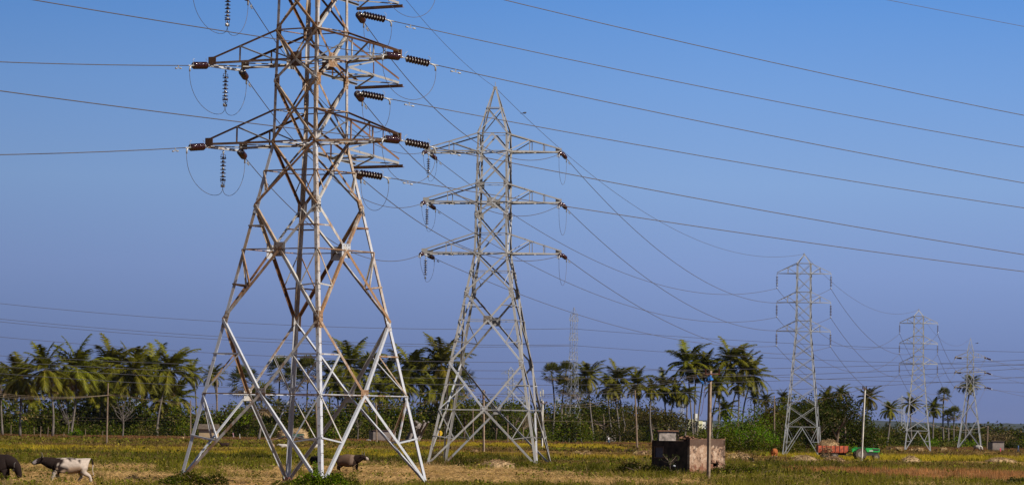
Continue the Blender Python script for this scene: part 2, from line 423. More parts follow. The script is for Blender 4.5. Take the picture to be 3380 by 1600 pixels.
def suspension_tower(name, loc, rz, label, mat, s=1.0, group=None, heavy=1.0):
    """slimmer double circuit tower with hanging strings; returns arm tips"""
    tw = empty(name, loc, rz, label, 'tower', group); tw.scale = (s,) * 3
    Z0, Z1, ZT, ZP = 16.4, 16.4, 25.35, 26.5
    def h(z):
        if z <= Z0: return lerp(2.45, 1.0, z / Z0)
        if z <= ZT: return lerp(1.0, .92, (z - Z0) / (ZT - Z0))
        return lerp(.92, .05, (z - ZT) / (ZP - ZT))
    c = lambda k, z: Vector((SG[k % 4][0] * h(z), SG[k % 4][1] * h(z), z))
    W_ = .13 * heavy
    for k in range(4):
        mb = MB(); da = Vector((-SG[k][0], 0, 0)); db = Vector((0, -SG[k][1], 0))
        for a, b in ((0, Z0), (Z0, ZT), (ZT, ZP)):
            mb.prism(c(k, a), c(k, b), da * W_, db * .03); mb.prism(c(k, a) + db * .03, c(k, b) + db * .03, da * .03, db * (W_ - .03))
        mb.build('leg', mat, tw)
        mb = MB(); n = NR[k]; w = .075 * heavy
        lev = [3.9, 6.6, 9.0, 11.1, 12.9, 14.7, 16.4]
        m_ = (c(k, 3.9) + c(k + 1, 3.9)) / 2
        for kk in (k, k + 1):
            mb.ang(c(kk, 0), m_, w * 1.2, n, o=.02); l1 = c(kk, 1.9); mb.ang(l1, c(kk, 0).lerp(m_, .5), w * .8, n, o=.03)
            mb.ang(c(kk, 3.9), c(kk, 0).lerp(m_, .5), w * .8, n, o=.03)
        mb.ang(c(k, 3.9), c(k + 1, 3.9), w, n, o=.03)
        for a, b in zip(lev[:-1], lev[1:]):
            mb.ang(c(k, a), c(k + 1, b), w, n, o=.02); mb.ang(c(k + 1, a), c(k, b), w, n, o=.04)
        g = list(np.arange(16.4, 25.4, 8.95 / 5))
        for a, b in zip(g[:-1], g[1:]):
            mb.ang(c(k, a), c(k + 1, b), w * .8, n, o=.02); mb.ang(c(k + 1, a), c(k, b), w * .8, n, o=.04)
        for z in (16.4, 17.8, 20.2, 21.6, 24.0, 25.35): mb.ang(c(k, z), c(k + 1, z), w * .8, n, o=.03)
        mb.build('face_bracing', mat, tw)
    tips = []
    for zb, zt in ((16.4, 17.8), (20.2, 21.6), (24.0, 25.35)):
        for sx in (-1, 1):
            mb = MB(); tip = Vector((sx * 3.55, 0, zb))
            for s2 in (-1, 1):
                b0 = Vector((sx * h(zb), s2 * h(zb), zb)); t0 = Vector((sx * h(zt), s2 * h(zt), zt)); n = Vector((0, s2, 0))
                mb.ang(b0, tip, .09 * heavy, n, o=.02); mb.ang(t0, tip + Vector((0, 0, .12)), .08 * heavy, n, o=.02)
                for q in (.45,):
                    mb.ang(b0.lerp(tip, q), t0.lerp(tip, q), .06 * heavy, n, o=.02); mb.ang(b0, t0.lerp(tip, q), .06 * heavy, n, o=.03)
            mb.build('crossarm', mat, tw)
            tips.append(tip)
    mb = MB(); mb.box((0, 0, ZP), (.25, .25, .2)); mb.tube([(0, 0, ZP), (0, 0, ZP + .3)], .03, 5); mb.build('peak_cap', mat, tw)
    W = tw.matrix_basis
    return tw, [W @ t for t in tips], W @ Vector((0, 0, ZP + .1))
# ------------------------------------------------------------------ insulator strings (local axis +X, hanging ones too)
def disc_mesh(r, name='disc'):
    mb = MB(); mb.mi = 0
    mb.lathe((0, 0, 0), (1, 0, 0), [(.035, .045), (.05, r * .75), (.062, r * .97), (.075, r), (.088, r * .93), (.10, r * .5), (.105, .07)], 16)
    mb.mi = 1; mb.lathe((0, 0, 0), (1, 0, 0), [(-.045, .04), (-.04, .062), (.04, .066), (.045, .04)], 10)
    return mb.mesh(name, [M['porcelain'], M['capmetal']], True)
DISC = disc_mesh(.192); SDISC = disc_mesh(.16)
def hw_mesh(n, horn, pitch, st):
    mb = MB(); mb.bar((0, 0, 0), (st - .04, 0, 0), .035); mb.tube([(.05, 0, -.05), (.09, 0, .05), (.16, 0, 0)], .03, 5)
    mb.box((.12, 0, 0), (.08, .10, .05)); sh = mb.mesh('shackle', M['fitting'], True); mb = MB(); e = st + n * pitch
    mb.bar((e - .05, 0, 0), (e + .12, 0, 0), .04)
    if horn: mb.tube([(e + .05, 0, 0), (e + .30, 0, -.015), (e + .42, 0, -.13), (e + .43, 0, -.3)], .045, 6); mb.tube([(e + .12, 0, 0), (e + .55, 0, 0)], .035, 6)
    else: mb.box((e + .14, 0, 0), (.10, .34, .09)); mb.box((e + .18, .08, 0), (.12, .05, .14)); mb.box((e + .18, -.08, 0), (.12, .05, .14))
    return sh, mb.mesh('wire_clamp', M['fitting'], True)
def horn_mesh(n, pitch, st, kind):
    mb = MB(); e = st + n * pitch
    if kind == 't':
        mb.tube([(st - .1, 0, 0), (st - .12, 0, .22), (st + .02, .0, .36)], .012, 5); mb.tube([(e + .02, 0, 0), (e + .05, 0, .28), (e - .1, 0, .36)], .012, 5)
    else:
        for s in (-1, 1):
            mb.tube([(st - .14, 0, 0), (st - .15, s * .2, 0), (st - .12, s * .27, 0), (st, s * .28, 0)], .014, 5)
            mb.tube([(e + .02, 0, 0), (e + .04, s * .18, 0), (e, s * .24, 0), (e - .18, s * .26, 0)], .014, 5)
        for q in ((st, .28), (st, -.28), (e - .18, .26), (e - .18, -.26)): mb.box((q[0], q[1], 0), (.05, .05, .05))
    return mb.mesh('arcing_horn', M['darkmetal'] if kind == 's' else M['fitting'])
TP, TS, TN = .172, .34, 8
SP, SS, SN = .187, .36, 7
TFIT = hw_mesh(TN, True, TP, TS); SFIT = hw_mesh(SN, False, SP, SS)
THORN = horn_mesh(TN, TP, TS, 't'); SHORN = horn_mesh(SN, SP, SS, 's')
def stack_mesh(n, pitch, st, r, e):
    mb = MB()
    for i in range(n):
        x = st + i * pitch; mb.mi = 0
        mb.lathe((x, 0, 0), (1, 0, 0), [(.03, .045), (.06, r), (.09, r * .95), (.105, .07)], 10); mb.mi = 1; mb.lathe((x, 0, 0), (1, 0, 0), [(-.05, .06), (.035, .06)], 8)
    return mb.mesh('disc_stack', [M['porcelain'], M['capmetal']], True)
TSTK = stack_mesh(TN, TP, TS, .175, 0); SSTK = stack_mesh(SN, SP, SS, .16, 0)
TLEN = TS + TN * TP + .43; SLEN = SS + SN * SP + .2
def string(P, d, kind, detail, label, group, roll=0., sc=1.0):
    d = Vector(d).normalized()
    q = d.to_track_quat('X', 'Z') if abs(d.z) < .98 else (Matrix.Rotation(roll, 4, 'Z') @ Matrix.Rotation(R(90), 4, 'Y')).to_quaternion()
    o = empty('insulator_string', P, 0, label, 'insulator', group); o.rotation_mode = 'QUATERNION'; o.rotation_quaternion = q; o.scale = (sc,) * 3
    n, pt, st, dm = (TN, TP, TS, DISC) if kind == 't' else (SN, SP, SS, SDISC)
    for hm_, hn in zip(TFIT if kind == 't' else SFIT, ('shackle', 'wire_clamp')): put(hm_, hn, o)
    if detail:
        for i in range(n): put(dm, 'disc', o, (st + i * pt, 0, 0))
        put(THORN if kind == 't' else SHORN, 'arcing_horn', o)
    else: put(TSTK if kind == 't' else SSTK, 'disc_stack', o)
    return P + d * ((TLEN if kind == 't' else SLEN) * sc)
# ------------------------------------------------------------------ wires
WG = 'overhead power line wires'
def damper(w, p, d):
    mb = MB(); d = Vector(d).normalized(); p = Vector(p)
    mb.box(p - Vector((0, 0, .05)), (.06, .05, .14)); a = p - Vector((0, 0, .14))
    mb.bar(a - d * .24, a + d * .24, .02)
    for s in (-1, 1): mb.tube([a + d * s * .16, a + d * s * .30], .042, 7)
    mb.build('vibration_damper', M['fitting'], w)
def wire_pts(pts, r, label, mat=None, name='overhead_wire', cat='wire', group=WG, n=5):
    mb = MB(); mb.tube(pts, r, n); o = mb.build(name, mat or M['wire'], smooth=True); return tag(o, label, cat, group)
def span(A, B, sag, n=40, t0=0., t1=1.):
    A = Vector(A); B = Vector(B); out = []
    for i in range(n + 1):
        t = lerp(t0, t1, i / n); p = A.lerp(B, t); p.z -= 4 * sag * t * (1 - t); out.append(p)
    return out
def sag_fit(A, B, px, py):
    """sag so that the span passes picture point px,py"""
    best = None
    lo, hi = -2., 25.
    A = Vector(A); B = Vector(B)
    T = min((abs(proj(A.lerp(B, t / 400))[0] - px), t / 400) for t in range(401))[1]
    for _ in range(40):
        s = (lo + hi) / 2; p = A.lerp(B, T); p.z -= 4 * s * T * (1 - T)
        if proj(p)[1] < py: lo = s
        else: hi = s
    return (lo + hi) / 2
def conductor(A, B, sag, r, label, sa=None, sb=None, la='', lb='', dampers=True, det=(True, True), group=WG, sc=(1, 1)):
    """span between arm points A and B; a tension string at each end that asks for it"""
    A = Vector(A); B = Vector(B); L = (B - A).length
    ta = (sa and TLEN * sc[0] / L) or 0; tb = (sb and TLEN * sc[1] / L) or 0
    pt = lambda t: (lambda p: Vector((p.x, p.y, p.z - 4 * sag * t * (1 - t))))(A.lerp(B, t))
    ea, eb = A, B
    if sa: ea = string(A, pt(ta) - A, 't', det[0], la, sa, sc=sc[0])
    if sb: eb = string(B, pt(1 - tb) - B, 't', det[1], lb, sb, sc=sc[1])
    n = 48; pts = [ea] + [pt(lerp(ta, 1 - tb, (i / n) ** 1.0)) for i in range(1, n)] + [eb]
    w = wire_pts(pts, r, label, group=group)
    if dampers:
        if sa: damper(w, pts[0].lerp(pts[1], min(.9, 1.2 / (pts[1] - pts[0]).length)), pts[1] - pts[0])
        if sb and dampers > 1: damper(w, pts[-1].lerp(pts[-2], min(.9, 1.2 / (pts[-1] - pts[-2]).length)), pts[-1] - pts[-2])
    return ea, eb
def outgoing(A, az, S, px, py):
    """far end and sag of a span that leaves A with azimuth az (from +X, towards +Y) and passes picture point px,py"""
    A = Vector(A); dx, dy = math.cos(az), math.sin(az)
    lo, hi = 0., S
    f = lambda t: proj((A.x + dx * t, A.y + dy * t, A.z))[0] - px
    s0 = f(0)
    for _ in range(50):
        m = (lo + hi) / 2
        if f(m) * s0 > 0: lo = m
        else: hi = m
    t = lo; zt = at(px, py, A.y + dy * t).z
    s = (A.z - zt) / (t * (1 - t / S)) * S / 4     # 4*sag*t/S*(1-t/S) = drop
    return A + Vector((dx * S, dy * S, 0)), s
def loop(A, B, drop, label, r=.0125, n=22, sub=None):
    A = Vector(A); B = Vector(B); pts = []
    for i in range(n + 1):
        t = i / n; a = math.pi * t; p = A.lerp(B, .5 - .5 * math.cos(a)); p.z = lerp(A.z, B.z, t) - drop * math.sin(a) ** .85 if 0 < t < 1 else lerp(A.z, B.z, t); pts.append(p)
    return wire_pts(pts, r, label, name='jumper_wire', cat='jumper', group='jumper loops under the tower arms')
# ------------------------------------------------------------------ place the line
T1 = gat(1003, 184.0); T2 = gat(1617, 297.0); T3 = gat(2648, 478.); T4 = gat(3029, 682.); T5 = gat(3201, 900.)
tA, tipA = tension_tower('lattice_tower', T1, R(-34), (M['leg1'], [M['white'], M['mixed'], M['tan'], M['white']], [M['mixed'], M['tan'], M['tan'], M['rust'], M['mixed']], [M['mixed'], M['tan'], M['rust'], M['white']]), True,
    'big rusty brown and white lattice tower in front, its top beyond the picture edge', steps=True, group='transmission towers of the line')
tA.rotation_euler = (0, R(.15), R(-34))
tB, tipB = tension_tower('lattice_tower', T2, R(-8), (M['galv2'], [M['galv2']] * 3 + [M['white']], None, [M['galv2']]), False,
    'grey steel lattice tower with pointed peak, complete from feet to tip, second largest', group='transmission towers of the line')
LN = ['lowest', 'middle', 'top']
IG = 'tension insulator strings on the big rusty tower'; IG2 = 'tension insulator strings on the second tower'
# first tower -> second tower, left circuit and right circuit
fitL = [(1105, 800), (1163, 635), None]; fitR = [(1480, 790), (1480, 620), None]
endsA = [dict() for _ in range(3)]; endsB = [dict() for _ in range(3)]
sL = sR = 2.
for i in range(3):
    A, B = tipA[i]['lf'], tipB[i]['ln']
    if fitL[i]: sL = sag_fit(A, B, *fitL[i])
    print('sagL', i, sL)
    endsA[i]['lf'], endsB[i]['ln'] = conductor(A, B, sL, .022, f'wire from the rusty tower left arm to the {LN[i]} left arm of the grey tower', IG, IG2,
        f'insulator tilted down right at the inner corner of the rusty tower {LN[i]} left arm', f'end-on brown insulator at the outer tip of the grey tower {LN[i]} left arm', dampers=2, det=(True, False))
    A, B = tipA[i]['f'], tipB[i]['r']
    if fitR[i]: sR = sag_fit(A, B, *fitR[i])
    print('sagR', i, sR)
    endsA[i]['f1'], endsB[i]['r1'] = conductor(A, B, sR, .022, f'wire from the rusty tower rear arm to the grey tower {LN[i]} right arm tip', IG, IG2,
        f'short looking steep brown insulator under the rusty tower {LN[i]} rear right arm', f'left of the two insulators on the grey tower {LN[i]} right arm tip', dampers=2, det=(True, False))
# leaving to the left
for i, (px, py) in enumerate(((0, 511), (0, 205), None)if False else [(0, 511), (0, 205), (0, -100)]):
    A = tipA[i]['ln']; B, s = outgoing(A, R(180 + 67), 200, px, py)
    endsA[i]['ln'], _ = conductor(A, B, s, .022, f'wire from the rusty tower {LN[i]} left arm tip to the left picture edge', IG, None,
        f'brown insulator seen end-on at the outer tip of the rusty tower {LN[i]} left arm')
for i, (px, py) in enumerate([(0, 300), (110, 0), (300, -270)]):
    A = tipA[i]['r']; B, s = outgoing(A, R(180 + 67), 200, px, py)
    endsA[i]['r1'], _ = conductor(A, B, s, .022, f'wire from the rusty tower {LN[i]} front right arm passing left across the tower', IG, None,
        f'brown insulator seen end-on left of the rusty tower {LN[i]} front right arm tip')
# leaving to the right
for i, py in enumerate((840, 604, 381)):
    A = tipA[i]['r']; B, s = outgoing(A, R(35), 260, 3380, py)
    endsA[i]['r2'], _ = conductor(A, B, s, .022, f'wire from the rusty tower {LN[i]} front right arm tip to the right picture edge', IG, None,
        f'row of glossy discs stretched right from the rusty tower {LN[i]} front right arm tip')
for i, py in enumerate((896, 686, 486)):
    A = tipA[i]['f']; B, s = outgoing(A, R(35), 260, 3380, py)
    endsA[i]['f2'], _ = conductor(A, B, s, .022, f'wire from the rusty tower {LN[i]} rear right arm to the right picture edge', IG, None,
        f'row of glossy discs stretched right under the rusty tower {LN[i]} rear right arm')
# hanging strings and jumper loops
SG_ = 'hanging insulator strings of the left arms'
for i in range(3):
    p = string(tipA[i]['ls'], (0, 0, -1), 's', True, f'insulator string hanging straight down from the rusty tower {LN[i]} left arm', SG_, roll=R(-20))
    loop(endsA[i]['ln'] + Vector((0, 0, -.2)), p, 1.15, f'left half of the jumper loop below the {LN[i]} left arm of the rusty tower')
    loop(p, endsA[i]['lf'] + Vector((0, 0, -.2)), 1.05, f'right half of the jumper loop below the {LN[i]} left arm of the rusty tower')
    loop(endsA[i]['r1'] + Vector((0, 0, -.2)), endsA[i]['r2'] + Vector((0, 0, -.25)), 1.75, f'wide jumper loop below the {LN[i]} front right arm tip of the rusty tower')
    loop(endsA[i]['f1'] + Vector((0, 0, -.2)), endsA[i]['f2'] + Vector((0, 0, -.25)), 1.5, f'jumper loop below the {LN[i]} rear right arm of the rusty tower')
# third, fourth and fifth towers
tC, tipC, pkC = suspension_tower('lattice_tower', T3, R(-9), 'slim grey tower with six hanging strings, standing beside the red trailer', M['galv3'], group='transmission towers of the line', heavy=.92)
tD, tipD, pkD = suspension_tower('lattice_tower', T4, R(-7), 'distant slim tower with hanging strings, right of the tractor', M['galv3'], group='transmission towers of the line', heavy=1.4)
tE, tipE_ = tension_tower('lattice_tower', T5, R(-10), (M['galv3'], [M['galv3']] * 3, None, [M['galv3']]), False,
    'small distant tower with a coconut palm behind it, last of the line at the right', group='transmission towers of the line', scale=.88, simple_=True)
SGC = 'hanging strings of the slim towers'
bC = []; bD = []
for nm, tips, out, wh in (('slim tower beside the red trailer', tipC, bC, 1), ('distant tower right of the tractor', tipD, bD, 1)):
    for j, tp in enumerate(tips):
        e = string(tp, (0, 0, -1), 's', False, f'insulator hanging from the {LN[j // 2]} {"left" if j % 2 == 0 else "right"} arm of the {nm}', SGC, roll=0, sc=1.05 if wh else 1)
        out.append(e)
fC = {0: (2460, 1143), 1: (2460, 1154), 2: (2460, 1061), 3: (2460, 1079), 4: (2460, 969), 5: (2460, 984)}
for i in range(3):
    for sd, key in ((0, 'lf'), (1, 'r')):
        A = tipB[i][key]; B = bC[i * 2 + sd]; s = sag_fit(A, B, *fC[i * 2 + sd]); print('sag23', i, sd, s)
        e, _ = conductor(A, B, s, .024, f'wire from the grey tower {LN[i]} {("left","right")[sd]} arm to the slim tower beside the trailer', IG2, None,
            f'{"insulator tilted down right behind the" if sd == 0 else "right of the two insulators on the"} grey tower {LN[i]} {("left","right")[sd]} arm tip', det=(False, False))
        endsB[i]['lf' if sd == 0 else 'r2'] = e
    p = string(tipB[i]['ls'], (0, 0, -1), 's', False, f'insulator string hanging straight down from the grey tower {LN[i]} left arm', SG_, roll=R(0))
    loop(endsB[i]['ln'] + Vector((0, 0, -.2)), p, .35, f'left half of the jumper loop below the {LN[i]} left arm of the grey tower')
    loop(p, endsB[i]['lf'] + Vector((0, 0, -.2)), .9, f'right half of the jumper loop below the {LN[i]} left arm of the grey tower')
    loop(endsB[i]['r1'] + Vector((0, 0, -.2)), endsB[i]['r2'] + Vector((0, 0, -.2)), 2.1, f'narrow jumper loop below the {LN[i]} right arm tip of the grey tower')
    for sd in (0, 1):
        lr = ("left", "right")[sd]
        A, B = bC[i * 2 + sd], bD[i * 2 + sd]; s = 6.0 if sd else 5.2
        conductor(A, B, s, .026, f'wire from the slim tower {LN[i]} {lr} string to the distant tower right of the tractor')
        A, B = bD[i * 2 + sd], tipE_[i]['ln' if sd == 0 else 'r']
        conductor(A, B, 6.5, .03, f'wire from the distant tower {LN[i]} {lr} string to the last tower', None, 'small insulators of the last tower', '', f'small insulator on the last tower {LN[i]} {lr} arm, on its left side', det=(0, 0), sc=(1, 1.2), dampers=False)
        A = tipE_[i]['lf' if sd == 0 else 'r']; B, s2 = outgoing(A, R(42), 240, 3380, 1290 + (2 - i) * 0 - i * 42 + 18 * sd)
        conductor(A, B, max(2., s2), .03, f'wire from the last tower {LN[i]} {lr} arm out of the picture on the right', 'small insulators of the last tower', None, f'small insulator on the last tower {LN[i]} {lr} arm, on its right side', det=(0, 0), sc=(1.2, 1), dampers=False)
# earth wires
WA = tA.matrix_basis @ Vector((0, 0, LV['P'])); WB = tB.matrix_basis @ Vector((0, 0, LV['P'] - .1)); WE = tE.matrix_basis @ Vector((0, 0, LV['P']))
conductor(WA, WB, 1.2, .014, 'thin earth wire between the peaks of the rusty tower and the grey tower')
conductor(WB, pkC, sag_fit(WB, pkC, 2460, 839), .018, 'thin earth wire from the peak of the grey tower to the slim tower peak')
conductor(pkC, pkD, 3.5, .02, 'thin earth wire from the slim tower peak to the distant tower peak')
conductor(pkD, WE, 4, .02, 'thin earth wire from the distant tower peak to the last tower peak')
B, s = outgoing(WA, R(35), 260, 3380, 88); conductor(WA, B, s, .014, 'thin earth wire crossing the upper right corner of the picture')
# ------------------------------------------------------------------ the crossing line far behind
T6 = gat(1889, 909.)
t6, tip6, pk6 = suspension_tower('lattice_tower', T6, R(62), 'pale tall tower rising behind the fan palms right of the grey tower', M['galv3'], s=1.0, group='transmission towers of the crossing line', heavy=.7)
t6.scale = (.72, .72, 1.27)
Z6 = 900.
def farwire(pts, Y, r, label):
    """smooth wire in the vertical plane at depth Y through picture points"""
    P = [at(x, y, Y) for x, y in pts]; xs = np.array([p.x for p in P]); zs = np.array([p.z for p in P])
    c = np.polyfit(xs, zs, min(2, len(P) - 1)); X = np.linspace(xs[0] - (20 if pts[0][0] <= 0 else 0), xs[-1] + (20 if pts[-1][0] >= 3380 else 0), 40)
    return wire_pts([(x, Y, float(np.polyval(c, x))) for x in X], r, label, M['farwire'], group='faint wires of the crossing line', n=4)
for nm, pts in (('highest', [(0, 1001), (680, 1058), (1886, 1084)]), ('second highest', [(0, 1052), (680, 1107), (1886, 1137)]), ('third', [(0, 1061), (680, 1117), (1886, 1141)]), ('fourth', [(0, 1111), (680, 1163), (1886, 1195)])):
    farwire(pts, 905, .05, f'{nm} faint wire running left behind both towers from the pale tall tower')
for nm, pts in (('highest', [(1890, 1084), (2529, 1128), (3380, 1161)]), ('middle', [(1890, 1139), (2500, 1178), (3380, 1204)]), ('lowest', [(1890, 1195), (2178, 1219), (3380, 1262)])):
    farwire(pts, 905, .045, f'{nm} faint wire running right from the pale tall tower behind the slim towers')
for nm, pts in (('first', [(0, 1173), (1760, 1223), (3380, 1187)]), ('second', [(0, 1192), (1760, 1249), (3380, 1201)]), ('third', [(0, 1209), (1760, 1270), (3380, 1215)]), ('fourth', [(0, 1232), (1760, 1300), (3380, 1243)])):
    farwire(pts, 740, .042, f'{nm} from above of the long faint wires sagging across the whole picture above the palms')
for x, y, D, s, rz, lb in ((1683, 1330, 1540., 1.12, 5, 'pale far tower seen through the legs of the grey tower'), (444, 1400, 1290., 1.1, 70, 'pale tower tip showing above the left palm crowns'),
                           (2976, 1400, 2250., 1.05, 30, 'tiny far tower between the two coconut palms right of the white pole'), (1836, 1400, 2500., 1.0, 40, 'tiny far tower just right of the tallest fan palm'), (2250, 1400, 2900., 1.0, 20, 'tiny far tower in the gap left of the leaning palms'), (1724, 1400, 2600., 1.05, 35, 'tiny far tower right of the pale far tower, behind the grey tower legs')):
    suspension_tower('lattice_tower', gat(x, D), R(rz), lb, M['galv3'], s=s, group='towers far beyond the trees', heavy=1.5)
# phone mast
mm = MB(); b = gat(1786, 1500.)
for k in range(3):
    a = 2.1 * k; mm.tube([(b.x + .7 * math.cos(a), b.y + .7 * math.sin(a), 0), (b.x + .35 * math.cos(a), b.y + .35 * math.sin(a), 20.5)], .09, 4)
for z in np.arange(0, 20, 1.2): mm.bar((b.x - .6, b.y, z), (b.x + .5, b.y, z + 1.1), .07); mm.bar((b.x + .6, b.y, z), (b.x - .5, b.y, z + 1.1), .07)
mast = mm.build('phone_mast', M['galv3']); tag(mast, 'thin pale phone mast with white panels behind the grey tower, by the tall fan palm', 'mast')
for dx, z, h in ((-.5, 18.2, 2.2), (.6, 18.6, 2.4), (0, 15.2, 1.2)):
    q = MB(); q.box((b.x + dx, b.y - .4, z), (.5, .25, h)); q.build('antenna_panel', M['paleconcrete'], mast)
# ------------------------------------------------------------------ fields
def vn(x, y, s, seed):
    """cheap smooth value noise in 0..1"""
    x = np.asarray(x, float) / s + seed * 17.3; y = np.asarray(y, float) / s + seed * 9.7
    xi = np.floor(x); yi = np.floor(y); fx = x - xi; fy = y - yi; fx = fx * fx * (3 - 2 * fx); fy = fy * fy * (3 - 2 * fy)
    h = lambda a, b: np.modf(np.abs(np.sin(a * 127.1 + b * 311.7 + seed) * 43758.5453))[0]
    return (h(xi, yi) * (1 - fx) + h(xi + 1, yi) * fx) * (1 - fy) + (h(xi, yi + 1) * (1 - fx) + h(xi + 1, yi + 1) * fx) * fy
def gz(x, y):
    """gentle bumps of cut straw and bunds"""
    x = np.asarray(x, float); y = np.asarray(y, float)
    k = np.clip((y - 150) / 15, 0, 1) * np.clip((460 - y) / 80, 0, 1)
    z = (vn(x, y, 2.2, 1) - .5) * .30 + (vn(x, y, .8, 2) - .5) * .16 + (vn(x, y, 7, 3) - .5) * .25
    z = z * k
    return z
TAN, DTAN, GRN, DGRN, YEL, BRN, ORG, RED = 0, 1, 2, 3, 4, 5, 6, 7
PAL = np.array([(.375, .225, .075), (.25, .145, .05), (.17, .155, .016), (.085, .09, .008), (.31, .215, .020), (.18, .115, .033), (.38, .19, .065), (.20, .10, .04)])
def zone(x, y):
    x = np.asarray(x, float); y = np.asarray(y, float)
    n1 = vn(x, y * .6, 9, 4); n2 = vn(x, y, 3, 5); n3 = vn(x, y * .5, 22, 6); n4 = vn(x, y, 1.3, 8)
    wob = (n1 - .5) * 22 + (n2 - .5) * 8
    B1 = np.interp(x, [-30, -20, -16, -8, 0, 4, 14, 26], [246, 262, 300, 290, 262, 240, 236, 240])
    B2 = np.interp(x, [-40, -24, -18, 6, 20, 45], [350, 345, 318, 350, 380, 410])
    B3 = np.interp(x, [-50, -22, 8, 55], [447, 465, 430, 530])
    B4 = np.interp(x, [-55, -25, 10, 60], [500, 538, 520, 575])
    yy = y + wob
    z = np.full(x.shape, BRN)
    z = np.where(yy < 1e9, np.where(n1 + n2 * .6 > .95, GRN, np.where(n2 > .62, DTAN, BRN)), z)
    z = np.where((yy > 760) & (yy < 950), np.where(n1 > .62, BRN, RED), z)
    z = np.where((yy > 600) & (yy < 790) & (x > -20) & (x < 55), np.where(n2 > .3, YEL, TAN), z)
    z = np.where(yy > 980, np.where(n1 > .5, YEL, DGRN), z)
    z = np.where(yy < B4, np.where(n1 > .35, TAN, BRN), z)
    z = np.where(yy < B3, np.where((n1 * .6 + n3 * .5 + n2 * .3 > .78), BRN, np.where(n2 * .6 + n3 * .5 < .38, GRN, YEL)), z)
    z = np.where(yy < B2, np.where(n1 * .6 + n2 * .5 > .50, GRN, np.where(n3 + n4 * .5 > .72, BRN, np.where(n4 > .70, TAN, DGRN))), z)
    z = np.where(yy < B1, np.where(n1 * .6 + n2 * .55 + (x > 8) * (n4 - .40) * .7 > .72, GRN, np.where(n4 > .68, DTAN, TAN)), z)
    rt = x > 19
    z = np.where(rt & (y + (n2 - .5) * 8 > 236) & (y < 294) & (x > 22 + (n1 - .5) * 6), ORG, z)
    z = np.where((x > 14) & (y >= 300) & (y < 372) & (n1 > .3), np.where(n2 + n4 * .4 > .78, BRN, GRN), z)
    z = np.where((x > 15) & (y >= 374) & (y + (n2 - .5) * 14 < 428), np.where(n2 > .35, TAN, DTAN), z)
    z = np.where((x > 34) & (y >= 424) & (y < 530), np.where(n1 > .75, GRN, YEL), z)
    z = np.where((x > 8) & (x < 34) & (y >= 400) & (y < 500), np.where(n2 > .3, TAN, BRN), z)
    z = np.where((x > 20) & (y >= 560) & (y < 780), np.where(n1 > .45, BRN, TAN), z)
    return z.astype(int)
# ground sheet: a fan of cells, fine near the fields and reaching the horizon
ys = np.concatenate([np.linspace(-350, 100, 6), np.arange(130, 330, .8), np.arange(330, 620, 2.5), np.arange(620, 1100, 8), [1200, 1500, 2000, 3000, 5000, 7000, 9500]])
us = np.concatenate([[-600, -250, -110], np.linspace(-60, 60, 221), [110, 250, 600]])
gx, gy = np.meshgrid(us, ys); sc_x = np.maximum(1., np.abs(gy) / 330.); gx = gx * np.where(gy > 330, sc_x, 1)
gx = np.clip(np.where(gy > 2500, gx * 1.6, gx), -4300, 4300)
gZ = gz(gx, gy) - .02
V = np.stack([gx, gy, gZ], -1).reshape(-1, 3); nx_, ny_ = len(us), len(ys)
idx = np.arange(nx_ * ny_).reshape(ny_, nx_); q = np.stack([idx[:-1, :-1], idx[:-1, 1:], idx[1:, 1:], idx[1:, :-1]], -1).reshape(-1, 4)
me = bpy.data.meshes.new('ground'); me.vertices.add(len(V)); me.vertices.foreach_set('co', V.astype(np.float32).ravel())
me.loops.add(q.size); me.loops.foreach_set('vertex_index', q.ravel().astype(np.int32)); me.polygons.add(len(q)); me.polygons.foreach_set('loop_start', (np.arange(len(q)) * 4).astype(np.int32)); me.update(calc_edges=True)
zc = PAL[zone(V[:, 0], V[:, 1])]; far = V[:, 1] > 1000; zc[far] = (.07, .085, .035)
cc = np.ones((len(V), 4), np.float32); cc[:, :3] = zc * .85; a = me.color_attributes.new('col', 'FLOAT_COLOR', 'POINT'); a.data.foreach_set('color', cc.ravel())
me.polygons.foreach_set('use_smooth', [True] * len(q))
def groundmat():
    m, nt, b = newmat('field_soil'); at_ = nt.nodes.new('ShaderNodeAttribute'); at_.attribute_name = 'col'
    f = noise(nt, 3.5, 6, .7); f2 = noise(nt, .5, 4)
    c = mixc(nt, 1.0, at_.outputs['Color'], ramp(nt, f, [(.3, (.5, .5, .5)), (.7, (1.35, 1.3, 1.25))]), 'MULTIPLY')
    nt.links.new(c, b.inputs['Base Color']); b.inputs['Roughness'].default_value = .95; b.inputs['Specular IOR Level'].default_value = .1
    bp = nt.nodes.new('ShaderNodeBump'); bp.inputs['Distance'].default_value = .08; bp.inputs['Strength'].default_value = .8; nt.links.new(f, bp.inputs['Height']); nt.links.new(bp.outputs[0], b.inputs['Normal'])
    return m
M['soil'] = groundmat(); me.materials.append(M['soil']); tag(put(me, 'ground'), kind='structure', label='flat farm ground of cut straw, weeds and rice plots')
def field_pts(y0, y1, dens):
    """random points in the seen wedge between depths y0 and y1"""
    k = .148; area = k * (y1 ** 2 - y0 ** 2); n = int(area * dens)
    y = np.sqrt(rng.uniform(y0 ** 2, y1 ** 2, n)); x = rng.uniform(-k, k, n) * y
    return x, y
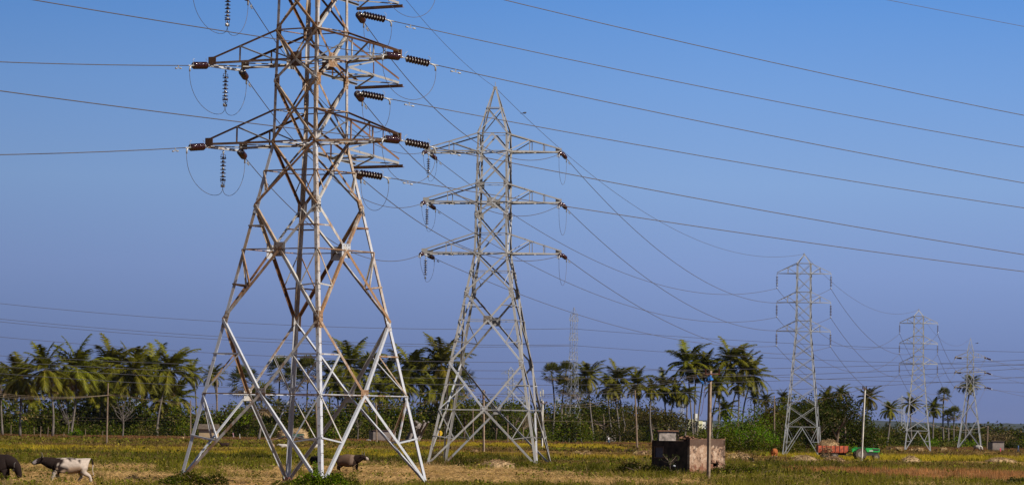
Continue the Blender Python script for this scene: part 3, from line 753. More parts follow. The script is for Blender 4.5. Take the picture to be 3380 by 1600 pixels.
def blades(x, y, nb, h, w, bend, C, spread=.12):
    """nb blades per tuft; per-tuft arrays h, w, bend, C"""
    n = len(x); T = n * nb; rep = lambda a: np.repeat(np.broadcast_to(a, (n,)), nb)
    X = rep(x) + rng.normal(0, spread, T); Y = rep(y) + rng.normal(0, spread, T); Z = gz(X, Y) - .03
    hh = rep(h) * rng.uniform(.6, 1.3, T); ww = rep(w) * rng.uniform(.7, 1.3, T); bb = rep(bend) * rng.uniform(.3, 1.5, T); a = rng.uniform(0, 2 * np.pi, T); f = rng.uniform(-.9, .9, T)
    base = np.stack([X, Y, Z], -1); side = np.stack([np.cos(f), np.sin(f), 0 * f], -1) * (ww / 2)[:, None]
    tip = base + np.stack([np.cos(a) * bb * hh, np.sin(a) * bb * hh, hh], -1)
    V = np.empty((T, 3, 3)); V[:, 0] = base - side; V[:, 1] = base + side; V[:, 2] = tip
    CC = np.repeat(C, nb, 0) * rng.uniform(.65, 1.35, (T, 1)); return V.reshape(-1, 3), CC
def straws(x, y, L, w, C):
    """long thin stalks lying about, slightly lifted"""
    n = len(x); a = rng.uniform(0, 2 * np.pi, n); e = np.abs(rng.normal(0, .35, n)); L = L * rng.uniform(.5, 1.5, n)
    p = np.stack([x, y, gz(x, y) + rng.uniform(0, .10, n)], -1); d = np.stack([np.cos(a) * np.cos(e), np.sin(a) * np.cos(e), np.sin(e)], -1)
    s = np.stack([0 * a, 0 * a, 0 * a + 1], -1) * (w / 2); V = np.empty((n, 4, 3)); V[:, 0] = p - s; V[:, 1] = p + d * L[:, None] * .5 + s * 0.2; V[:, 2] = p + d * L[:, None]; V[:, 3] = p + d * L[:, None] * .4 + s
    return V.reshape(-1, 3), C * rng.uniform(.6, 1.5, (n, 1))
acc = {'weeds': [], 'rice': [], 'straw': [], 'dry': []}
for y0, y1, dens, nb, ws in ((150, 235, 5.0, 6, .8), (235, 330, 2.6, 6, 1.1), (330, 480, 1.2, 6, 1.7), (480, 700, .45, 6, 2.6), (700, 1150, .16, 6, 4.2)):
    x, y = field_pts(y0, y1, dens); z = zone(x, y); sp = .10 * ws
    c = PAL[z] * (1 + (vn(x, y, 1.1 * ws, 9)[:, None] - .5) * 1.0 + (vn(x, y, 4.0 * ws, 19)[:, None] - .5) * .6)  # strong clump tone also paints dark recesses between the tufts
    big = vn(x, y, 2.6, 12)
    for zz, key, h, w, b in ((GRN, 'weeds', .34, .045, .5), (DGRN, 'weeds', .46, .05, .5), (YEL, 'rice', .42, .030, .25), (BRN, 'dry', .34, .03, .5), (ORG, 'dry', .34, .026, .2), (RED, 'dry', .35, .035, .5), (TAN, 'straw', .09, .04, 1.6), (DTAN, 'straw', .12, .04, 1.4)):
        m = z == zz
        if not m.any(): continue
        hh = h * (1 + (big[m] - .4) * (1.5 if key == 'weeds' else .6)); hh = np.maximum(hh, .06)
        acc[key].append(blades(x[m], y[m], nb, hh, w * ws, b, c[m], sp))
        if key in ('weeds', 'dry'):   # mixed flecks
            mm_ = m & (rng.random(len(x)) < .25); acc['dry'].append(blades(x[mm_], y[mm_], 4, h * 1.2, w * ws * .8, b, np.tile((.26, .19, .09), (mm_.sum(), 1)), sp))
        if key == 'straw' and y0 < 330:
            mm_ = m & (rng.random(len(x)) < .035); acc['weeds'].append(blades(x[mm_], y[mm_], 5, .12, w * ws, b, np.tile((.10, .13, .03), (mm_.sum(), 1)), sp))
x, y = field_pts(150, 320, 9); m = np.isin(zone(x, y), (TAN, DTAN)); x, y = x[m], y[m]
acc['strawq'] = [straws(x, y, .45, .035, np.tile((.50, .31, .145), (len(x), 1)))]
for key, nm, lb in (('weeds', 'weed_grass', 'green weeds and grass between the cut fields'), ('rice', 'rice_crop', 'yellow green standing rice in strips'), ('straw', 'straw_stubble', 'short tan stubble of the cut field'), ('dry', 'dry_grass', 'brown and orange dry grass and stalks')):
    V = np.concatenate([v for v, c in acc[key]]); C = np.concatenate([c for v, c in acc[key]])
    tag(put(npmesh(nm, V, 3, C, M['grass']), nm), lb, kind='stuff')
for y0, y1, dens, sz in ((150, 240, 20, .13), (240, 340, 8, .19), (340, 480, 2.4, .30), (480, 760, .7, .5)):
    x, y = field_pts(y0, y1, dens); z = zone(x, y); g = np.isin(z, (GRN, DGRN)); cl = vn(x, y, .9 * sz / .13, 31); cl2 = vn(x, y, 3.2, 32)
    keep = (rng.random(len(x)) < np.where(x > 10, .4, .8)) & (g & (cl + cl2 * .7 > .90)) | (~g & (cl + cl2 > 1.66)) | ((z == BRN) & (cl + cl2 > 1.35)); x, y, z, cl = x[keep], y[keep], z[keep], cl[keep]; n = len(x)
    P = np.stack([x, y, gz(x, y) + rng.random(n) ** .7 * (.12 + .62 * np.clip(cl - .25, 0, 1))], -1)
    t = .55 + 1.1 * vn(x, y, .7 * sz / .13, 33); c = np.where((z == DGRN)[:, None], (.055, .085, .008), np.where((z == BRN)[:, None], (.13, .10, .022), (.115, .13, .010))) * t[:, None] * rng.uniform(.5, 1.5, (n, 1)); m_ = rng.random(n) < .1; c[m_] = np.array((.26, .22, .03)) * rng.uniform(.6, 1.3, (m_.sum(), 1))
    acc.setdefault('leafy', []).append((P, rng.uniform(.6, 1.4, n) * sz, c))
P = np.concatenate([a[0] for a in acc['leafy']]); s_ = np.concatenate([a[1] for a in acc['leafy']]); C_ = np.concatenate([a[2] for a in acc['leafy']])
tag(put(leaves(P, s_, C_, M['grass'], 'leafy_weeds'), 'leafy_weeds'), 'low leafy weeds growing in patches over the fields', kind='stuff'); print('leafy', len(P))
V, C = acc['strawq'][0]; tag(put(npmesh('loose_straw', V, 4, C, M['grass']), 'loose_straw'), 'loose straw lying on the near field', kind='stuff')
# ------------------------------------------------------------------ foliage things
def clumps(cx, cy, cz, rx, ry, rz, nl, n, seedoff=0, inner=.45):
    """leaf points in nl lobes filling an ellipsoid; returns points and lobe ids"""
    d = rdir(nl); rad = rng.uniform(.25, .8, nl)[:, None]; ctr = d * rad; ctr[:, 2] = np.abs(ctr[:, 2]) * .95 - .12
    lr = rng.uniform(.28, .48, nl); pick = rng.integers(0, nl, n); dd = rdir(n); rr = rng.uniform(inner, 1, n) ** .5
    P = ctr[pick] + dd * (rr * lr[pick])[:, None]; P[:, 2] = np.maximum(P[:, 2], -.95)
    return P * np.array([rx, ry, rz]) + np.array([cx, cy, cz]), pick
def mound(cx, cy, H, rx, ry, n, lumps=9):
    """leaf points filling a lumpy mound that stands on the ground"""
    k = lumps; lx = rng.uniform(-.75, .75, k); ly = rng.uniform(-.7, .7, k); lh = rng.uniform(.55, 1.0, k) * (1 - .35 * lx ** 2); lh[0] = 1.; lx[0] *= .4; lr = rng.uniform(.28, .5, k)
    pick = rng.integers(0, k, n); a = rng.uniform(0, 2 * np.pi, n); r = np.sqrt(rng.random(n)); dx = np.cos(a) * r; dy = np.sin(a) * r
    top = lh[pick] * np.sqrt(np.maximum(0, 1 - r ** 2 * .92)) * rng.uniform(.85, 1.1, n); z = top * rng.random(n) ** .55
    P = np.stack([cx + (lx[pick] + dx * lr[pick]) * rx, cy + (ly[pick] + dy * lr[pick]) * ry, z * H], -1); return P, pick
def leafcol(pick, base, n, var=.5):
    t = rng.uniform(1 - var * .5, 1 + var * .5, pick.max() + 1)[pick]; c = np.array(base)[None] * t[:, None] * rng.uniform(.6, 1.45, (n, 1)); c[:, 0] *= rng.uniform(.8, 1.3, n); m_ = rng.random(n) < .09; c[m_] = np.array((.20, .15, .06)) * rng.uniform(.5, 1.4, (m_.sum(), 1)); return c
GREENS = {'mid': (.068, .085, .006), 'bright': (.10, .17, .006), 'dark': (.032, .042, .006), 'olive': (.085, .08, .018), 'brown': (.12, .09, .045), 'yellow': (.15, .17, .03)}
def tree(x, ytop, ybase, D, wpx, green, label, name='broadleaf_tree', cat='tree', group='broadleaf trees and bushes behind the fields', n=1500, leaf=.5, trunk=True, lobes=14, ry=None):
    g = gat(x, D); s = D / F; H = (g.z - at(x, ytop, D).z) * -1; rx = wpx * s / 2; t = empty(name, g, 0, label, cat, group)
    ch = H * (.86 if trunk else 1.0); cz = H - ch / 2
    n = int(n * 1.7)
    if trunk: P, pk = clumps(0, 0, cz, rx * 1.12, ry or rx, ch / 2 * 1.08, lobes, n); P[:, 2] = np.maximum(P[:, 2], .03); P[:, 2] *= H / max(.2, P[:, 2].max())
    else: P, pk = mound(0, 0, H, rx * 1.15, ry or rx, n, lobes)
    put(leaves(P, rng.uniform(.6, 1.35, n) * leaf, leafcol(pk, GREENS[green], n), M['leaf']), 'crown', t)
    mb = MB(); th = H * .62; r0 = max(.05, H * .022)
    mb.tube([(0, 0, -.2), (.03 * H, 0, th * .5), (0, 0, th)], [r0 * 1.3, r0, r0 * .6], 6)
    for k in range(5):
        a = random.uniform(0, 6.3); q = Vector((math.cos(a) * rx * .6, math.sin(a) * rx * .6, th * random.uniform(.8, 1.15))); mb.tube([(0, 0, th * random.uniform(.3, .6)), q * .55 + Vector((0, 0, th * .2)), q], [r0 * .6, r0 * .4, r0 * .15], 5)
    mb.build('trunk' if trunk else 'stems', M['darkbark'], t, smooth=True)
    return t
# long scrub behind the palms
def scrub(name, label, pts, D, dj, green, dens=15., leaf=.8, thick=5.0):
    """pts: picture (x, ytop); a belt of bushes at depth D"""
    xs = [p[0] for p in pts]; P_, C_ = [], []
    x = xs[0]
    while x < xs[-1]:
        yt = np.interp(x, xs, [p[1] for p in pts]) + random.uniform(-6, 10); d = D + random.uniform(-dj, dj); g = gat(x, d); H = at(x, yt, d).z - g.z
        if H < .3: x += 20; continue
        r = H * random.uniform(.45, .8) + .8; n = int(dens * 1.5 * r * H) + 60
        P, pk = mound(g.x, g.y, H, r, thick * random.uniform(.6, 1), n, 8)
        gc = np.array(GREENS[random.choice(green)]); P_.append(P); C_.append(leafcol(pk, gc, n)); x += r * F / d * .55
    P = np.concatenate(P_); C = np.concatenate(C_)
    tag(put(leaves(P, rng.uniform(.6, 1.3, len(P)) * leaf, C, M['leaf'], name), name), label, kind='stuff')
scrub('undergrowth', 'dark green scrub behind the left palms', [(-40, 1290), (200, 1296), (430, 1285), (550, 1295), (620, 1330), (760, 1320), (860, 1305), (1100, 1290), (1300, 1292), (1480, 1300)], 985, 25, ['mid', 'dark', 'mid', 'olive'])
scrub('undergrowth', 'low weeds and bushes at the foot of the left palms', [(-40, 1392), (300, 1380), (600, 1385), (900, 1380), (1200, 1385), (1480, 1380)], 960, 20, ['dark', 'mid', 'olive'], 12, .5, 3)
scrub('undergrowth', 'green scrub behind the middle palms', [(1480, 1296), (1640, 1312), (1800, 1305), (1900, 1290), (2000, 1285), (2100, 1292), (2160, 1322), (2230, 1388), (2330, 1402), (2420, 1395), (2600, 1330), (2800, 1330)], 1120, 40, ['mid', 'mid', 'olive'])
scrub('undergrowth', 'low bushes at the foot of the middle palms', [(1480, 1405), (1800, 1395), (2100, 1405), (2400, 1425), (2560, 1420)], 1030, 25, ['mid', 'dark', 'olive'], 12, .5, 3)
scrub('undergrowth', 'thorny green hedge behind the distant towers', [(2780, 1400), (2900, 1392), (3000, 1403), (3150, 1402), (3250, 1404), (3430, 1408)], 1150, 50, ['mid', 'mid', 'dark'], 11, .75)
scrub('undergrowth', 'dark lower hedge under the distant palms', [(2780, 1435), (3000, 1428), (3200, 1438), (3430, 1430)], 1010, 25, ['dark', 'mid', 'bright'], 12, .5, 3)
# distant hills and woods
def hills(name, label, pts, D, depth, leafy, col):
    mb = []; xs = np.linspace(pts[0][0], pts[-1][0], 160); n = len(xs)
    top = [max(.5, at(x, np.interp(x, [p[0] for p in pts], [p[1] for p in pts]) + random.uniform(-1.5, 1.5), D).z) for x in xs]
    m = MB(); vs = []
    for x, z in zip(xs, top):
        p = gat(x, D); vs += [(p.x, D - depth, -1), (p.x, D - depth * .4, z * .7), (p.x, D, z), (p.x, D + depth, -1)]
    m.add(vs, [(4 * i + j, 4 * i + 4 + j, 4 * i + 5 + j, 4 * i + 1 + j) for i in range(n - 1) for j in range(3)])
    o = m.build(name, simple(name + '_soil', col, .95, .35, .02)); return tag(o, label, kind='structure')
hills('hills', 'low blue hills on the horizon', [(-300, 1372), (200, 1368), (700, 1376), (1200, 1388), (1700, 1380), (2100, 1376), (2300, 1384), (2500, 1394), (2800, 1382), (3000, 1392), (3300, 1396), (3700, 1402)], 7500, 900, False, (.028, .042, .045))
scrub('far_wood', 'far line of trees on the horizon behind the hedge', [(1500, 1402), (2100, 1398), (2400, 1404), (2800, 1396), (2950, 1392), (3100, 1400), (3300, 1390), (3430, 1396)], 3600, 150, ['mid', 'dark'], .9, 3.0, 20)
T_ = [  # x, ytop, ybase(depth from it), D, width px, green, label, kwargs
 (600, 1395, 0, 800, 0, None, None, {}),
]
tree(250, 1412, 0, 860, 42, 'bright', 'small round bright green bush between the left palm trunks', name='round_bush', cat='bush', n=900, leaf=.3, trunk=False)
tree(815, 1340, 0, 940, 130, 'bright', 'slender green tree beside the dark short-trunked palm, left of the dark leg', n=1100)
tree(1010, 1355, 0, 930, 120, 'mid', 'low green tree with thin stems between the middle legs of the rusty tower', n=900)
tree(1105, 1400, 0, 900, 40, 'bright', 'little bright bush right of the near leg of the rusty tower', name='small_bush', cat='bush', n=300, trunk=False)
tree(1530, 1300, 0, 1000, 130, 'mid', 'rounded tree behind the left legs of the grey tower', n=1300)
tree(1635, 1318, 0, 1020, 170, 'olive', 'sparse olive tree just right of the double-armed pole', n=700)
tree(1690, 1312, 0, 1010, 130, 'mid', 'green tree behind the right legs of the grey tower', n=1200)
tree(1770, 1350, 0, 960, 110, 'brown', 'brown bare-looking bush beside the white pole', n=500, leaf=.3)
tree(1990, 1305, 0, 1060, 240, 'mid', 'wide dense tree between the fan palms and the leaning coconut palms', n=2400)
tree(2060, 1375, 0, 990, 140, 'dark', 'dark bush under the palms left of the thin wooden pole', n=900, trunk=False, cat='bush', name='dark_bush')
tree(2150, 1335, 0, 1010, 190, 'olive', 'olive brown tree directly left of the leaning grey stick pole', n=1700)
tree(2235, 1352, 0, 1000, 120, 'olive', 'yellowish tree behind the rooftop room of the ruin', n=1000)
tree(1885, 1318, 0, 880, 130, 'mid', 'round tree hiding the base of the pale tall tower', n=1700, trunk=False)
tree(1900, 1365, 0, 975, 130, 'mid', 'green clump at the foot of the fan palms', n=900, trunk=False, cat='bush', name='green_bush')
tree(2470, 1325, 0, 640, 225, 'bright', 'bright sunlit green tree right behind the ruined hut', n=3600, leaf=.34, trunk=False)
tree(2490, 1378, 0, 585, 150, 'bright', 'brightest sunlit bush between the ruin and the slim tower', n=2600, leaf=.26, trunk=False, cat='bush', name='bright_bush')
tree(2440, 1410, 0, 560, 150, 'mid', 'darker bush touching the right wall of the ruin', n=1600, leaf=.28, trunk=False, cat='bush', name='dark_bush')
tree(2545, 1400, 0, 600, 130, 'dark', 'dark thicket between the bright tree and the slim tower', n=1500, leaf=.3, trunk=False, cat='bush', name='thicket')
tree(2560, 1312, 0, 760, 170, 'olive', 'taller olive tree left of the slim tower', n=1600, leaf=.42)
tree(2640, 1300, 0, 720, 230, 'mid', 'green tree standing right behind the slim tower', n=2200, leaf=.4)
tree(2760, 1288, 0, 660, 240, 'dark', 'big dark tree behind the red trailer', n=3400, leaf=.36, lobes=18)
tree(2700, 1315, 0, 640, 190, 'dark', 'dark tree between the slim tower and the big dark tree', n=2200, leaf=.36)
tree(2810, 1375, 0, 690, 110, 'olive', 'reddish olive bush at the right end of the dark trees', n=1100, leaf=.36, trunk=False, cat='bush', name='olive_bush')
tree(2600, 1440, 0, 540, 170, 'mid', 'low green bushes behind the feet of the slim tower', n=1500, leaf=.25, trunk=False, cat='bush', name='low_bush')
tree(2745, 1445, 0, 560, 150, 'bright', 'low yellow green bush just behind the hay on the trailer', n=1200, leaf=.25, trunk=False, cat='bush', name='low_bush')
tree(2600, 1335, 0, 700, 170, 'mid', 'green thicket wall left behind the slim tower legs', n=2600, leaf=.42, trunk=False, cat='bush', name='thicket')
tree(2685, 1318, 0, 690, 190, 'dark', 'dark leafy thicket right behind the slim tower legs', n=3000, leaf=.42, trunk=False, cat='bush', name='thicket')
tree(2785, 1312, 0, 680, 180, 'dark', 'dense dark thicket under the pointed palm top', n=3000, leaf=.42, trunk=False, cat='bush', name='thicket')
tree(2862, 1385, 0, 760, 110, 'mid', 'green bush behind the tall whitish pole', n=1200, leaf=.42, trunk=False, cat='bush', name='green_bush')
tree(3130, 1450, 0, 940, 70, 'yellow', 'pale yellow green bush at the foot of the tall fan palm on the right', n=500, leaf=.4, trunk=False, cat='bush', name='pale_bush')
tree(3290, 1425, 0, 960, 120, 'brown', 'brownish tree behind the small concrete shed', n=1000, leaf=.45)
tree(3350, 1442, 0, 900, 80, 'dark', 'dark bush at the right edge behind the walking people', n=700, leaf=.4, trunk=False, cat='bush', name='dark_bush')
# near bushes
NB = 'weedy bushes near the tower feet'
def nbush(x, ytop, ybase, wpx, green, label, n, leaf=.10):
    D = gnd(x, ybase).y; tree(x, ytop, 0, D, wpx, green, label, 'weed_bush', 'bush', NB, n, leaf, False, 12, ry=1.0)
nbush(640, 1548, 1606, 190, 'mid', 'leafy weed bush round the left foot of the rusty tower', 3800, .11)
nbush(560, 1570, 1612, 130, 'mid', 'lower weeds left of the left tower foot', 1600)
nbush(1060, 1540, 1622, 170, 'bright', 'tall weed bush hiding the near foot of the rusty tower', 3800, .11)
nbush(1120, 1562, 1616, 150, 'mid', 'weed bush right of the near leg foot', 2200)
nbush(960, 1575, 1612, 110, 'mid', 'weeds in front of the dark rear foot', 1300)
nbush(1042, 1512, 1590, 48, 'bright', 'narrow climbing weed with leaves in front of the dark calf', 700)
nbush(2110, 1520, 1568, 190, 'dark', 'weed patch left of the ruin, coloured dark as the shadow of the ruin', 3000, .13)  # dark green leaves paint the shadow the hut casts to its left
nbush(2205, 1545, 1578, 90, 'mid', 'small weed bush in front of the dark wall of the ruin', 1400, .11)
nbush(2410, 1530, 1572, 150, 'mid', 'yellow flecked weed bush at the right corner of the ruin', 2600, .12)
nbush(2500, 1535, 1572, 170, 'mid', 'weed bush a little right of the ruin', 2600, .12)
nbush(1440, 1478, 1525, 60, 'brown', 'dry greyish bush at the left foot of the grey tower', 1200, .13)
nbush(930, 1498, 1530, 10, 'brown', 'single dry stalk bush in the middle of the field', 60, .1) if False else None
nbush(2090, 1478, 1490, 45, 'brown', 'small dry bush at the foot of the thin wooden pole', 500, .16)
nbush(3340, 1570, 1602, 110, 'dark', 'dark weeds in the lower right corner', 1800, .11)
nbush(2200, 1590, 1608, 60, 'olive', 'low weed tuft under the ruin at the picture bottom', 500, .1)
nbush(440, 1560, 1590, 50, 'brown', 'dry twiggy weed right of the spotted cow', 350, .09)
# ------------------------------------------------------------------ palms
def coco_crown(seed, wind, nf=34):
    r = random.Random(seed); V = []; C = []
    for i in range(nf):
        az = i * 2.399 + r.uniform(-.5, .5); u = (i + .5) / nf; e0 = lerp(R(84), R(-58), u ** .85) + r.uniform(-.3, .25); L = r.uniform(.68, 1.15) * (.8 + .3 * math.sin(math.pi * min(1, u + .15)))
        droop = R(r.uniform(60, 95)) * (.6 + .5 * u); p = Vector((0, 0, 0)); pts = [p.copy()]; n = 14; dirs = []
        for k in range(n):
            t = (k + .5) / n; e = e0 - droop * t ** 1.5; d = Vector((math.cos(az) * math.cos(e), math.sin(az) * math.cos(e), math.sin(e))); d.x += wind * t * .8; d.normalize(); dirs.append(d); p = p + d * (L / n); pts.append(p.copy())
        old = u > .82; dead = u > .93
        base = Vector((.125, .125, .009)).lerp(Vector((.30, .22, .022)), max(0, u - .5) * 1.3 * r.random()) if not dead else Vector((.20, .13, .06))
        for k in range(n):   # rachis
            s = dirs[k].cross(Vector((0, 0, 1))); s = (s.normalized() if s.length > .01 else Vector((1, 0, 0))) * .016 * (1 - .6 * k / n)
            V += [pts[k] - s, pts[k] + s, pts[k + 1]]; C.append((.34, .26, .05))
        m = 30
        for k in range(m):
            t = .10 + .9 * (k + .5) / m; f = t * n; j = min(n - 1, int(f)); q = pts[j].lerp(pts[j + 1], f - j); d = dirs[j]
            s = d.cross(Vector((0, 0, 1))); s = s.normalized() if s.length > .01 else Vector((1, 0, 0)); upv = s.cross(d)
            ll = .29 * math.sin(math.pi * min(.97, .15 + t * .8)) ** .7 * r.uniform(.8, 1.15)
            for sg in (-1, 1):
                hang = r.uniform(.35, 1.0) + (.5 if old else 0); e = (s * sg * .75 + d * .7 - Vector((0, 0, 1)) * hang * .75 + upv * .15 + Vector((wind * .5, 0, 0))).normalized() * ll; w = d * .025
                V += [q - w, q + w, q + e * .6 + w * .35, q + e]; C.append(tuple(base * r.uniform(.6, 1.4)))
                C.append(None)
    # split into tri and quad lists
    return V, C
def build_crown_mesh(V, C, mat, name):
    """V is a run of triangles (3 verts) and quads (4 verts, followed by a None colour)"""
    vs, ls, cols = [], [], []; i = 0; j = 0
    while j < len(C):
        q = j + 1 < len(C) and C[j + 1] is None; k = 4 if q else 3
        ls.append(k); vs += V[i:i + k]; cols += [(*C[j], 1)] * k; i += k; j += 2 if q else 1
    me = bpy.data.meshes.new(name); me.vertices.add(len(vs)); me.vertices.foreach_set('co', np.array([tuple(v) for v in vs], np.float32).ravel())
    me.loops.add(len(vs)); me.loops.foreach_set('vertex_index', np.arange(len(vs), dtype=np.int32)); me.polygons.add(len(ls)); me.polygons.foreach_set('loop_start', np.concatenate([[0], np.cumsum(ls)[:-1]]).astype(np.int32)); me.update(calc_edges=True)
    a = me.color_attributes.new('col', 'FLOAT_COLOR', 'POINT'); a.data.foreach_set('color', np.array(cols, np.float32).ravel()); me.materials.append(mat); return me
CR = [build_crown_mesh(*coco_crown(s, w), M['palmleaf'], 'crown') for s, w in ((1, .25), (2, .38), (3, .18), (4, .3), (5, .1), (6, .2))]
def fan_crown(seed, nf=46):
    r = random.Random(seed); V = []; C = []
    for i in range(nf):
        u = (i + .5) / nf; az = i * 2.399; e = lerp(R(85), R(-50), u) + r.uniform(-.1, .1); d = Vector((math.cos(az) * math.cos(e), math.sin(az) * math.cos(e), math.sin(e))); L = r.uniform(.5, .62)
        s = d.cross(Vector((0, 0, 1))); s = s.normalized() if s.length > .01 else Vector((1, 0, 0)); up = s.cross(d); c = d * L; V += [-s * .012, s * .012, c]; C.append((.14, .13, .04))
        base = Vector((.095, .10, .018)) if u < .85 else Vector((.22, .16, .08)); tilt = r.uniform(-.5, .5); nn = 13
        for k in range(nn):
            a = lerp(-2.0, 2.0, k / (nn - 1)); dd = (d * math.cos(a) + (s * math.cos(tilt) + up * math.sin(tilt)) * math.sin(a)).normalized(); dd.z -= .12
            q = dd * .44 * r.uniform(.85, 1.1); w = dd.cross(d.cross(s) + d * .3); w = (w.normalized() if w.length > .01 else s) * .03
            V += [c, c + q * .7 - w, c + q, c + q * .7 + w]; C.append(tuple(base * r.uniform(.65, 1.5))); C.append(None)
    return V, C
FR = [build_crown_mesh(*fan_crown(s), M['palmleaf'], 'crown') for s in (1, 2, 3)]
nutm = MB()
for k in range(9):
    a = k * 2.4; nutm.lathe((math.cos(a) * .055, math.sin(a) * .055, -.06 - .012 * (k % 3)), (0, 0, 1), [(-.03, .008), (-.02, .022), (0, .028), (.02, .02), (.028, .006)], 7)
M['nut'] = simple('green_yellow_coconut', (.28, .22, .04), .5)
NUT = nutm.mesh('coconut_bunch', M['nut'], True)
PG = 'coconut palms along the field edge'; FG = 'fan palms'
def palm(cx, cy, bx, by, rpx, label, kind='c', D=None, var=None, tw=1.0, nuts=False, yaw=None):
    D = D or gnd(bx, by).y; b = gat(bx, D); top = at(cx, cy, D); s = D / F
    t = empty('coconut_palm' if kind == 'c' else 'fan_palm', b, 0, label, 'palm', PG if kind == 'c' else FG)
    r = rpx * s * (1.27 if kind == 'c' else 1.2); v = random.randrange(6); h = top - b; h.y += random.uniform(-.5, .5)
    c = put((CR if kind == 'c' else FR)[(var if var is not None else v) % (6 if kind == 'c' else 3)], 'crown', t, h); c.scale = (r,) * 3; c.rotation_euler = (0, random.uniform(-.12, .12), yaw if yaw is not None else random.uniform(-.7, .7) + (random.choice((0, math.pi)) if kind != 'c' else 0))
    mb = MB(); sway = random.uniform(-.05, .05) * h.z; n = 9; pts = []; rad = []
    for i in range(n + 1):
        q = i / n; p = h * q; p.x = h.x * (q ** 1.6 if abs(h.x) > .5 else q) + sway * math.sin(math.pi * q); pts.append((p.x, p.y, p.z - (.3 if i == 0 else 0))); rad.append((.20 + .16 * (1 - q) ** 5 + .02 * (1 - q)) * tw * (1 + .0 * (i % 2)))
    mb.tube(pts, rad, 8); mb.build('trunk', M['bark'], t, smooth=True)
    if nuts: o = put(NUT, 'coconut_bunch', t, h); o.scale = (r,) * 3
    return t
